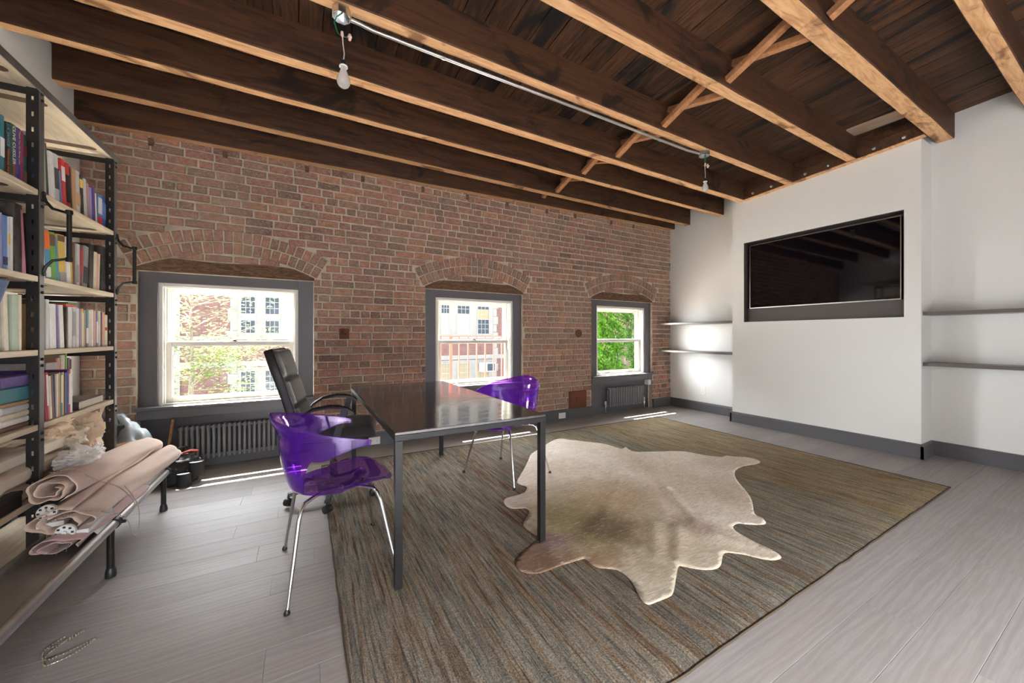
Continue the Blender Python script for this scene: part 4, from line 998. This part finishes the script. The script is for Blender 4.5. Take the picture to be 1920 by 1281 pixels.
obj('box_body', MB().box((-.1, -.05, 0), (.08, .05, .25)), MAT['card'], t, bev=.003); obj('box_lid', MB().box((-.105, -.055, .2), (.085, .055, .262)), MAT['cardlid'], t, bev=.003)
t = empty('black_box', (-1.24, 2.33, .4305), 0, 'flat black box at the left on the lowest open shelf', 'box')
obj('box_body', MB().box((-.16, -.17, 0), (.15, .17, .05)), MAT['black'], t, bev=.004); obj('box_lid', MB().box((-.162, -.172, .05), (.152, .172, .07)), MAT['black'], t, bev=.004)
t = empty('card_index', (-1.165, 2.96, 1.35), 0, 'orange and green cards lying on the books of the third shelf', 'cards')
obj('orange_card', MB().box((-.04, -.05, 0), (.05, .05, .012)), plain('orange_card', S(222,84,40), .5), t); obj('green_card', MB().box((-.03, -.03, .013), (.05, .06, .024)), plain('green_card', S(52,112,78), .5), t)
t.location.z = 1.1205+.2255

# ------------------------------------------------------------------ wrapping paper on the lowest open shelf
MAT['kraft'] = plain('kraft_paper', S(228,206,180), .75, var=.12); MAT['tissue'] = plain('white_tissue', S(236,234,234), .7, var=.04); MAT['parcel'] = plain('pale_parcel_paper', S(226,214,198), .75, var=.08)
def crumple(sx, sy, sz, seed, amp=.35, n=3, freq=2.2):
    bm = bmesh.new(); bmesh.ops.create_icosphere(bm, subdivisions=n, radius=1)
    for v in bm.verts:
        p = v.co.copy(); q = p*freq+Vector((seed*3.1, seed*1.7, seed))
        d = 1+amp*(abs(noise.noise(q))*1.6-.35)+amp*.5*(abs(noise.noise(q*2.3))*1.4-.3)
        e = .75; p = Vector([math.copysign(abs(c)**e, c) for c in p])
        v.co = Vector((p.x*sx*d, p.y*sy*d, p.z*sz*d))
    zmin = min(v.co.z for v in bm.verts)
    for v in bm.verts: v.co.z = max(v.co.z, zmin*.72)-zmin*.72
    me = bpy.data.meshes.new('crumple'); bm.to_mesh(me); bm.free(); return me
def packet(L, w_, h, seed):
    # long soft parcel along y with creased wrapping and folded ends
    rows = []; N = 36; K = 20
    for i in range(N+1):
        u = -1+2*i/N; row = []
        for k in range(K):
            a = 2*pi*k/K; ca, sa = cos(a), sin(a); e = .45
            x = math.copysign(abs(ca)**e, ca)*w_/2; z_ = (math.copysign(abs(sa)**e, sa)*.5+.5)*h
            en = max(0, abs(u)-.9)/.1; x *= 1-.25*en; z_ = h/2+(z_-h/2)*(1-.35*en*en)
            d = .010*noise.noise((u*6+seed, x*9, z_*9+seed))+.006*abs(noise.noise((u*17, x*20, z_*20+seed)))
            row.append((x+d*ca, u*L/2, max(0, z_+d*sa if z_ > .004 else 0)))
        rows.append(row)
    m = MB().grid(rows, cv=True); n = K
    m.f += [list(range(K)), list(range(N*K, N*K+K))]; m.m += [0, 0]
    return m
for (lab, loc, rz, L, w_, h, seed, mt) in (
  ('long pale paper parcel at the bottom of the paper pile', (-1.245, 2.64, .4305), 0, .98, .28, .075, 1, 'parcel'),
  ('long pale paper parcel in the middle of the paper pile', (-1.24, 2.65, .508), .02, .95, .26, .075, 4, 'parcel'),
  ('upper pale paper parcel under the loose crumpled sheets', (-1.25, 2.60, .586), -.02, .9, .25, .07, 8, 'parcel')):
    tag(obj('paper_parcel', packet(L, w_, h, seed), MAT[mt], None, loc, (0, 0, rz), sm=35), lab, 'parcel', 'pile of paper parcels')
for (lab, loc, s, seed, mt, rz) in (
  ('crumpled brown wrapping paper on top of the paper pile', (-1.22, 2.86, .66), (.14, .2, .055), 3, 'kraft', .3),
  ('torn cream wrapping paper bunched at the right end of the shelf', (-1.2, 3.22, .4305), (.11, .11, .17), 5, 'kraft', .2),
  ('torn pale wrapping between the parcels and the cream wrapping', (-1.17, 3.02, .56), (.08, .13, .06), 9, 'parcel', .4),
  ('small crumpled tissue wad near the shelf front', (-1.12, 3.19, .431), (.05, .09, .05), 12, 'tissue', .1)):
    me = crumple(*s, seed, .45, 4, 2.6); tag(obj('crumpled_paper', me, MAT[mt], None, loc, (0, 0, rz)), lab, 'paper', 'crumpled paper on the lowest open shelf')

# ------------------------------------------------------------------ low metal rail bench with roller blinds on it
bn = empty('rail_bench', (-.93, 2.5, 0), 0, 'low metal bench with a silver tube rail and black legs in front of bookcase', 'bench')
RZ = .262
obj('tube_rail', MB().tube([(.115, -1.7, RZ), (.115, .86, RZ), (.115, .875, RZ)], [.0205, .0205, .016], 16), MAT['alu'], bn, sm=True)
obj('tube_rail', MB().tube([(-.1, -1.7, RZ), (-.1, .86, RZ)], .014, 12), MAT['alu'], bn, sm=True)
obj('deck_plate', MB().box((-.09, -1.7, RZ-.02), (.098, .84, RZ-.012)), MAT['alu'], bn)
obj('slat', MB().box((.02, -1.7, RZ-.052), (.06, .6, RZ-.034)), MAT['ply'], bn)
for y in (.85, .06, -.88):
    lg = obj('leg', MB().tube([(.1, y, .02), (.1, y, RZ-.03), (.105, y, RZ-.005)], .0145, 12), MAT['blackmetal'], bn, sm=True)
    obj('rubber_foot', MB().lathe([(.021, 0), (.022, .01), (.02, .03), (.0155, .045)], 12, (.1, y, 0)), MAT['black'], lg, sm=True)
    obj('collar', MB().lathe([(.0255, -.016), (.0255, .016)], 14, (.115, y, RZ), axis='y').lathe([(.008, .02), (.008, .04)], 8, (.115, y, RZ), axis='x'), MAT['blackmetal'], lg, sm=True)
    l2 = obj('leg', MB().tube([(-.1, y, .02), (-.1, y, RZ)], .0125, 10), MAT['blackmetal'], bn, sm=True)
    obj('rubber_foot', MB().lathe([(.019, 0), (.019, .03), (.0135, .04)], 12, (-.1, y, 0)), MAT['black'], l2, sm=True)
    obj('cross_bar', MB().tube([(-.1, y, RZ-.03), (.1, y, RZ-.03)], .008, 8), MAT['blackmetal'], bn, sm=True)
def mk_fabric(c, name):
    m = NT(name); p = m.pos(); n = m.noise(p, 7, 4)
    m.col(m.ramp(n, [(.3, tuple(q*.9 for q in c[:3])+(1,)), (.7, c)])); m.set(rough=.9, sheen=.3, spec=.2)
    m.bump(m.noise(m.pos((1, 1, 1)), 420, 2), .15, .002); return m.mat
MAT['blind1'] = mk_fabric(S(236,210,194), 'blush_blind_cloth'); MAT['blind2'] = mk_fabric(S(226,200,184), 'beige_blind_cloth'); MAT['blind3'] = mk_fabric(S(196,164,162), 'mauve_blind_cloth'); MAT['lining'] = mk_fabric(S(206,206,202), 'grey_lining_cloth')
MAT['brass'] = plain('bead_chain_metal', (.50,.44,.34,1), .3, 1)
def bundle(path, w0, h0, w1, h1, seed, turns=2.2, N=50, K=88, roll=0):
    # cloth folded over itself: an open spiral section swept along the bundle
    rows = []
    for i in range(N+1):
        t_ = i/N; c_ = Vector(path[0]).lerp(Vector(path[1]), t_); 
        if len(path) > 2: c_ = Vector(path[0])*(1-t_)**2+Vector(path[1])*2*t_*(1-t_)+Vector(path[2])*t_*t_
        w_ = w0+(w1-w0)*t_; h = h0+(h1-h0)*t_; row = []
        for k in range(K+1):
            q = k/K; a = -2*pi*turns*q+.4+seed+roll*t_; rad = .34+.66*q
            rad *= 1+.2*noise.noise((cos(a)*1.6+seed, sin(a)*1.6, t_*2.6))+.08*sin(a*2.0+t_*4+seed)*(1-.5*t_)+.10*sin(a*4.3+t_*6+seed*2)*(1-.4*t_)
            x = cos(a)*w_/2*rad; z_ = sin(a)*h/2*rad
            row.append((c_.x+x, c_.y+.012*sin(q*9+seed)*(1 if i in (0, N) else 0)+.02*(q-.5), c_.z+z_))
        rows.append(row)
    return MB().grid(rows)
def chain(parent, pts, r=.0032, name='bead_chain', step=.0085):
    P = catmull_open([Vector(p) for p in pts], 14); b = MB(); acc = 0; last = P[0]; beads = [P[0]]
    for p in P[1:]:
        d = (p-last).length; 
        while acc+d >= step:
            last = last+(p-last)*((step-acc)/d); beads.append(last); d = (p-last).length; acc = 0
        acc += d; last = p
    for q in beads: b.lathe([(.0006, -r), (r*.8, -r*.55), (r, 0), (r*.8, r*.55), (.0006, r)], 6, q)
    b.tube(P, .0007, 4)
    return obj(name, b, MAT['brass'], parent, sm=80)
def catmull_open(P, k):
    R = []; n = len(P)
    for i in range(n-1):
        a, b_, c_, d = P[max(i-1, 0)], P[i], P[i+1], P[min(i+2, n-1)]
        for s in range(k):
            t_ = s/k; R.append(.5*((2*b_)+(c_-a)*t_+(2*a-5*b_+4*c_-d)*t_*t_+(3*b_-a-3*c_+d)*t_**3))
    return R+[P[-1]]
def bracket(parent, loc, rz=0):
    b = obj('chain_wheel', MB().lathe([(.03, 0), (.033, -.004), (.033, -.018), (.028, -.022), (.02, -.022), (.02, -.018), (.008, -.018), (.008, -.026)], 22, axis='y'), MAT['white_plastic'], parent, loc, (0, 0, rz), sm=35)
    for k in range(8):
        a = 2*pi*k/8; obj('wheel_tooth', MB().box((.0245*cos(a)-.004, -.0235, .0245*sin(a)-.004), (.0245*cos(a)+.004, -.021, .0245*sin(a)+.004)), MAT['slot'], b)
    return b
B1 = empty('roller_blind', (-.935, 3.0, .27), 0, 'blush folded roller blind on top of the others, nearest the bookcase', 'blind', 'roller blinds piled on the bench')
obj('cloth', bundle([(-.06, -.54, .222), (-.03, 0, .2), (-.015, .47, .15)], .17, .13, .16, .13, .3, 2.3), MAT['blind1'], B1, sm=70, solid=.003)
bracket(B1, (-.055, -.55, .135)); obj('head_rail', MB().box((-.085, -.575, .07), (.0, -.3, .092)), MAT['white_plastic'], B1, bev=.003)
chain(B1, [(-.055, -.572, .15), (-.052, -.575, .05), (-.05, -.575, -.05), (-.04, -.573, -.11), (-.045, -.574, -.03), (-.048, -.574, .08)])
chain(B1, [(-.07, -.5, .29), (-.02, -.46, .287), (.05, -.43, .215), (.12, -.40, .155), (.165, -.36, .06), (.165, -.38, .018)])
B2 = empty('roller_blind', (-.885, 3.0, .27), 0, 'beige folded roller blind lying along the silver rail', 'blind', 'roller blinds piled on the bench')
obj('cloth', bundle([(-.045, -.60, .09), (.0, 0, .085), (.05, .45, .085)], .20, .13, .17, .15, 2.1, 2.2, roll=.6), MAT['blind2'], B2, sm=70, solid=.003)
bracket(B2, (-.02, -.63, .062)); obj('head_rail', MB().box((.01, -.64, .035), (.05, -.4, .06)), MAT['white_plastic'], B2, bev=.003)
chain(B2, [(-.03, -.655, .05), (-.04, -.66, -.02), (-.035, -.66, -.09), (-.02, -.657, -.1), (-.012, -.656, -.02), (-.012, -.654, .04)])
chain(B2, [(-.09, -.62, .105), (.0, -.585, .12), (.06, -.54, .09), (.125, -.50, .03), (.15, -.49, -.06), (.155, -.44, -.075), (.152, -.42, .02), (.11, -.33, .06), (.06, -.3, .13)])
B3 = empty('roller_blind', (-.92, 2.6, .27), 0, 'mauve end of a folded blind hanging below the beige one', 'blind', 'roller blinds piled on the bench')
obj('cloth', bundle([(.0, -.30, .026), (.03, 0, .028), (.05, .35, .026)], .16, .07, .14, .05, 4.0, 1.8), MAT['blind3'], B3, sm=70, solid=.003)
obj('lining', MB().grid([[(.075+.012*sin(v*3), -.2+u*1.15, .02+.06*(1-v)*v*1.6+.006*sin(u*7)) if v < 1 else (.1, -.2+u*1.15, .012) for v in [k/6 for k in range(7)]] for u in [k/20 for k in range(21)]]), MAT['lining'], B3, sm=70, solid=.003)
ch = empty('fallen_bead_chain', (-.77, 2.06, 0), 0, 'tangle of brass bead chain lying on the floor by the rail', 'bead chain')
ch.location = (-.80, 1.98, 0)
chain(ch, [(-.04, .1, .004), (.0, .12, .003), (.03, .16, .003), (.0, .13, .004), (-.03, .06, .003), (-.01, 0, .003), (.05, .02, .003), (.09, .08, .003), (.05, .05, .006), (-.02, .03, .004), (-.05, .09, .004), (-.02, .15, .004)], name='beads')
tag(obj('tissue_sheet', crumple(.07, .13, .04, 21, .45, 4, 2.0), MAT['tissue'], None, (-1.03, 2.80, .515), (0, .25, .15)), 'crisp white tissue sheet crumpled on the blinds near the middle upright', 'paper')

# ------------------------------------------------------------------ clutter in the corner behind the bookcase
MAT['navybag'] = plain('navy_bag', S(46,52,64), .45, var=.3); MAT['palebag'] = plain('clear_grey_bag', S(150,158,162), .4, var=.2); MAT['nylon'] = plain('black_nylon', S(38,37,38), .7, var=.3)
t = empty('plastic_bag', (-1.25, 3.98, 0), 0, 'grey plastic bag with dark cloth inside behind the bookcase', 'bag')
obj('bag', crumple(.16, .15, .3, 31, .25, 4, 1.4), MAT['palebag'], t, sm=60)
o = obj('dark_cloth', crumple(.15, .14, .12, 33, .3, 4, 1.8), MAT['navybag'], t, sm=60); o.location = (-.09, -.04, .37)
t = empty('tool_bag', (-.88, 3.95, 0), radians(15), 'black tool bag with pockets on the floor beside left radiator', 'bag')
obj('bag_body', crumple(.13, .1, .13, 41, .2, 4, 1.6), MAT['nylon'], t, sm=60)
obj('bag_pocket', MB().tube([(.1, -.09, .06), (.1, -.09, .17)], .05, 14), MAT['nylon'], t, sm=50)
obj('bag_pocket', MB().tube([(.02, -.12, .0), (.02, -.12, .10)], .045, 14), MAT['nylon'], t, sm=50)
obj('bag_handle', MB().tube([(-.08, 0, .2), (-.05, 0, .27), (.04, 0, .28), (.09, 0, .2)], .008, 8), MAT['nylon'], t, sm=True)
t = empty('red_pliers', (-.86, 3.92, .225), radians(30), 'red handled pliers on the black tool bag', 'tool')
obj('handle', MB().tube([(0, 0, .012), (.05, .01, .022), (.1, .03, .01)], .008, 8), plain('red_grip', S(214,70,44), .4), t, sm=True)
obj('handle', MB().tube([(0, 0, .012), (.05, -.012, .022), (.1, -.02, .012)], .008, 8), plain('red_grip', S(214,70,44), .4), t, sm=True)
obj('jaw', MB().box((-.05, -.008, .004), (.004, .008, .018)), MAT['galv'], t, bev=.003)
tag(obj('wood_stick', MB().bar((-1.02, 4.12, .01), (-.98, 4.2, .47), .016, .012), MAT['brace'], bev=.002), 'thin wooden stick leaning below the left window sill', 'stick')
t = empty('wooden_tub', (-1.08, 3.62, .0), 0, 'small tan wooden tub behind the bookcase upright', 'tub')
obj('stand', MB().lathe([(.06, 0), (.06, .30)], 20), MAT['nylon'], t, sm=40)
obj('tub', MB().lathe([(.06, .30), (.07, .31), (.078, .42), (.07, .42), (.064, .33), (.02, .325)], 24), plain('tan_wood', S(184,146,100), .6, var=.12), t, sm=40)
# ------------------------------------------------------------------ outside: building across the street
def mk_extbrick():
    m = NT('street_brick'); p = m.pos()
    bt = m.n('TexBrick'); mp = m.n('Mapping'); mp.inputs['Rotation'].default_value = (radians(90), 0, 0); m.l(p, mp.inputs['Vector']); m.l(mp.outputs[0], bt.inputs['Vector'])
    bt.inputs['Scale'].default_value = 4.2; bt.inputs['Color1'].default_value = S(124,84,80); bt.inputs['Color2'].default_value = S(146,104,98); bt.inputs['Mortar'].default_value = S(156,144,138)
    bt.inputs['Mortar Size'].default_value = .022; bt.inputs['Brick Width'].default_value = .85; bt.inputs['Row Height'].default_value = .28
    m.col(bt.outputs[0]); m.set(rough=.9); return m.mat
MAT['extbrick'] = mk_extbrick(); MAT['stone'] = plain('limestone', S(172,169,165), .85, var=.06); MAT['extframe'] = plain('cream_window_frame', S(188,184,174), .6)
MAT['extglass'] = plain('street_window_glass', S(58,72,86), .12, spec=.7); MAT['extblind'] = plain('drawn_shade', S(184,187,192), .8); MAT['extblind2'] = plain('tan_shade', S(176,160,128), .8)
YF = 24.0
bd = empty('street_building', (0, YF, 0), 0, 'red brick building with pale stone window bays across the street', 'building')
obj('brick_wall', MB().box((-14, 0, -9), (30, 6, 12)), MAT['extbrick'], bd)
obj('roof_coping', MB().box((-14.1, -.15, 12), (30.1, 6, 12.3)), MAT['stone'], bd)
def bay(x0, x1, zs, quo=.38):
    for (z0, z1) in zs: obj('stone_bay', MB().box((x0, -.06, z0-.16), (x1, .1, z1+.16)), MAT['stone'], bd, bev=.01)
    for s, xx in ((-1, x0), (1, x1)):
        zz = -3.0; k = 0
        while zz < 8:
            w_ = quo if k % 2 else quo*.72
            obj('quoin_stone', MB().box((min(xx, xx+s*w_), -.09, zz), (max(xx, xx+s*w_), .05, zz+.54)), MAT['stone'], bd, bev=.012); zz += .56; k += 1
def ext_window(x0, x1, z0, z1, cols, rows, shade=None, ac=False):
    W = obj('window', ring(MB(), x0, x1, z0, z1, .055, -.12, -.02), MAT['extframe'], bd)
    zm = (z0+z1)/2
    obj('meeting_rail', MB().box((x0+.05, -.12, zm-.03), (x1-.05, -.03, zm+.03)), MAT['extframe'], W)
    cw = (x1-x0-.11)/cols; rh = (z1-z0-.11)/rows
    for i in range(cols):
        for j in range(rows):
            mt = MAT['extglass']
            if shade and shade[0] <= j/rows < shade[1]: mt = MAT['extblind' if shade[2] == 0 else 'extblind2']
            obj('pane', MB().box((x0+.055+i*cw+.012, -.08, z0+.055+j*rh+.012), (x0+.055+(i+1)*cw-.012, -.07, z0+.055+(j+1)*rh-.012)), mt, W)
    m = MB()
    for i in range(1, cols): m.box((x0+.055+i*cw-.013, -.1, z0+.05), (x0+.055+i*cw+.013, -.06, z1-.05))
    for j in range(1, rows): m.box((x0+.05, -.1, z0+.055+j*rh-.013), (x1-.05, -.06, z0+.055+j*rh+.013))
    obj('glazing_bars', m, MAT['extframe'], W)
ZS = ((1.3, 3.4), (-2.0, -.62), (5.0, 7.1))
bay(-3.06, .6, ZS); bay(7.2, 11.85, ZS)
for x0, x1, sh in ((-2.93, -2.22, (.2, .5, 0)), (-1.86, -1.14, (.2, .5, 0)), (-.75, -.05, None)):
    ext_window(x0, x1, 1.3, 3.4, 3, 6, sh); ext_window(x0, x1, 5.0, 7.1, 3, 6); ext_window(x0, x1, -2.0, -.62, 3, 4, None)
for x0, x1, sh in ((7.94, 8.58, (0, .6, 0)), (9.08, 10.05, (0, .6, 0)), (10.58, 11.54, (.5, .8, 1))):
    ext_window(x0, x1, 1.3, 3.45, 3, 6, sh); ext_window(x0, x1, 5.0, 7.1, 3, 6); ext_window(x0, x1, -2.0, -.62, 3, 4, (0, 1, 1))
obj('stone_band', MB().box((-14, -.1, 1.0), (30, .05, 1.18)), MAT['stone'], bd)
obj('stone_band', MB().box((-14, -.06, -.42), (30, .05, -.12)), MAT['stone'], bd)
obj('quoin_strip', MB().box((-5.75, -.08, -3), (-5.33, .05, 12)), MAT['stone'], bd)
t = empty('window_air_conditioner', (11.25, YF-.12, -1.3), 0, 'white window air conditioner on the brick building across the street', 'air conditioner')
obj('case', MB().box((-.56, -.45, 0), (.56, -.01, .62)), MAT['white_plastic'], t, bev=.02); obj('grille', MB().box((-.1, -.46, .06), (.48, -.449, .56)), MAT['extglass'], t)
obj('side_panel', MB().box((-.5, -.46, .06), (-.18, -.449, .56)), MAT['extblind'], t)
tag(obj('street', MB().box((-30, 4.7, -9.1), (50, 30, -9.0)), plain('asphalt', S(110,110,112), .9, var=.1)), 'grey street far below the windows', 'street', kind='structure')
# red iron railing of the fire escape outside the middle window
MAT['rediron'] = plain('red_painted_iron', S(128,62,52), .6, var=.1)
rl = empty('iron_railing', (2.3, 5.4, 0), 0, 'red iron fire escape railing outside the middle window', 'railing')
for k in range(14): obj('baluster', MB().box((-.95+k*.1475-.008, -.008, .1), (-.95+k*.1475+.008, .008, 1.175)), MAT['rediron'], rl)
obj('corner_post', MB().box((-.36, -.016, .0), (-.328, .016, 1.18)), MAT['rediron'], rl)
for z_ in (1.18, .12): obj('rail', MB().box((-1, -.018, z_-.006), (1.05, .018, z_+.006)), MAT['rediron'], rl)
obj('platform', MB().box((-1.05, -.75, -.02), (1.1, .05, .0)), MAT['rediron'], rl)
for k in (-1, 1): obj('platform_bracket', MB().box((k*.9-.015, -.79, -.5), (k*.9+.015, .05, -.02)), MAT['rediron'], rl)

# ------------------------------------------------------------------ tree outside the left window, vine outside the right one
def leafmat(name, c1, c2):
    m = NT(name); ge = m.n('NewGeometry'); c_ = m.ramp(ge.outputs['Random Per Island'], [(0, c1), (1, c2)])
    d = m.n('BsdfDiffuse'); t_ = m.n('BsdfTranslucent'); mx = m.n('MixShader'); mx.inputs[0].default_value = .5
    m.l(c_, d.inputs[0]); m.l(c_, t_.inputs[0]); m.l(d.outputs[0], mx.inputs[1]); m.l(t_.outputs[0], mx.inputs[2]); m.l(mx.outputs[0], m.out.inputs['Surface']); return m.mat
MAT['leafpale'] = leafmat('pale_leaf', S(84,104,60), S(140,148,98)); MAT['leafgreen'] = leafmat('vine_leaf', S(20,52,12), S(76,118,30))
MAT['bark'] = plain('bark', S(104,100,92), .9, var=.25, bump=.4)
rt = random.Random(17)
def leaf(m, p, d, up, L, w_, fold=.25):
    d = d.normalized(); s = d.cross(up)
    if s.length < .01: s = d.orthogonal()
    s.normalize(); n_ = s.cross(d).normalized()
    v = [p, p+d*L*.35+s*w_*.5+n_*fold*w_*.4, p+d*L*.75+s*w_*.35+n_*fold*w_*.2, p+d*L-n_*L*.08, p+d*L*.75-s*w_*.35+n_*fold*w_*.2, p+d*L*.35-s*w_*.5+n_*fold*w_*.4]
    m.add(v, [(0,1,2,3),(0,3,4,5)])
tr = empty('street_tree', (-2.3, 10, -9), 0, 'slender street tree with sparse pale leaves outside the left window', 'tree')
obj('trunk', MB().tube([(0, 0, 0), (.1, .1, 4), (.2, 0, 7.5), (.25, 0, 9.0), (.27, .0, 9.6), (.24, 0, 10.6), (.3, 0, 11.4)], [.14, .12, .08, .045, .035, .022, .010], 10), MAT['bark'], tr, sm=True)
lv = MB()
for k in range(44):
    a = rt.uniform(0, 2*pi); z0 = rt.uniform(8.2, 11.0); base = Vector((.24, 0, z0)); ln = rt.uniform(.7, 2.0)*(1.15-.25*(z0-8.2)/3)
    d = Vector((cos(a), sin(a)*.7, rt.uniform(.1, .6))).normalized(); P = [base]
    for s in range(6):
        d = (d+Vector((rt.uniform(-.25, .25), rt.uniform(-.25, .25), rt.uniform(-.15, .12)))).normalized(); P.append(P[-1]+d*ln/6)
    obj('branch', MB().tube(P, [.016, .013, .011, .009, .007, .005, .003], 6), MAT['bark'], tr, sm=True)
    for s in range(2, 7):
        dens = 30 if z0 < 9.9 else 8
        for q in range(dens):
            p = P[s]+Vector((rt.gauss(0, .17), rt.gauss(0, .17), rt.gauss(0, .09))); b_ = rt.uniform(0, 2*pi)
            leaf(lv, p, Vector((cos(b_), sin(b_), rt.uniform(-.4, .1))), Vector((0, 0, 1)), rt.uniform(.06, .11), rt.uniform(.035, .06))
tag(obj('foliage', lv, MAT['leafpale'], tr), kind='stuff')
vn = empty('climbing_vine', (5.9, 6.3, -9), 0, 'dense green climbing vine hanging outside the right window', 'vine')
MAT['extwall_dark'] = plain('party_wall', S(120,84,70), .9, var=.2)
sv = MB()
for k in range(16):
    x = rt.uniform(-.4, 1.6); P = [Vector((x, .25+rt.uniform(-.1, .1), 0))]
    for s in range(13): P.append(P[-1]+Vector((rt.uniform(-.08, .08), rt.uniform(-.05, .05), .95)))
    obj('stem', MB().tube(P, .014, 6), MAT['bark'], vn, sm=True)
fv = MB()
for k in range(1700):
    x = rt.uniform(-.8, 1.7); z_ = rt.uniform(7.6, 12.2); y_ = rt.uniform(-.25, .35)-.16*noise.noise((x*1.6, z_*1.6, 2.))*2
    if x < -.45+.3*noise.noise((z_*1.7, 1., 3.)) : 
        if rt.random() < .75: continue
    p = Vector((x, y_, z_)); d = Vector((rt.uniform(-.9, .9), -.8, rt.uniform(-1.1, -.1))).normalized(); n_ = rt.randint(5, 7); L = rt.uniform(.22, .34)
    sd = d.cross(Vector((0, -1, .4))); sd.normalize()
    for q in range(n_):
        b_ = p+d*L*(q+1)/n_+Vector((0, 0, -.03*(q/n_)**2))
        for sg in (-1, 1): leaf(fv, b_, d*.5+sd*sg+Vector((0, -.1, -.25)), Vector((0, -.6, .8)), rt.uniform(.075, .11), rt.uniform(.028, .04))
    leaf(fv, p+d*L, d, Vector((0, -.6, .8)), .1, .04)
tag(obj('foliage', fv, MAT['leafgreen'], vn), kind='stuff')

tag(obj('bounce_slab', MB().box((-9, 4.64, -.9), (14, 9.2, -.7)), plain('pale_bounce_surface', S(226,222,214), .8)), 'unseen pale slab added below the windows to bounce sunlight up', 'bounce slab', kind='structure')  # unseen slab added outside to bounce sunlight up onto the joists
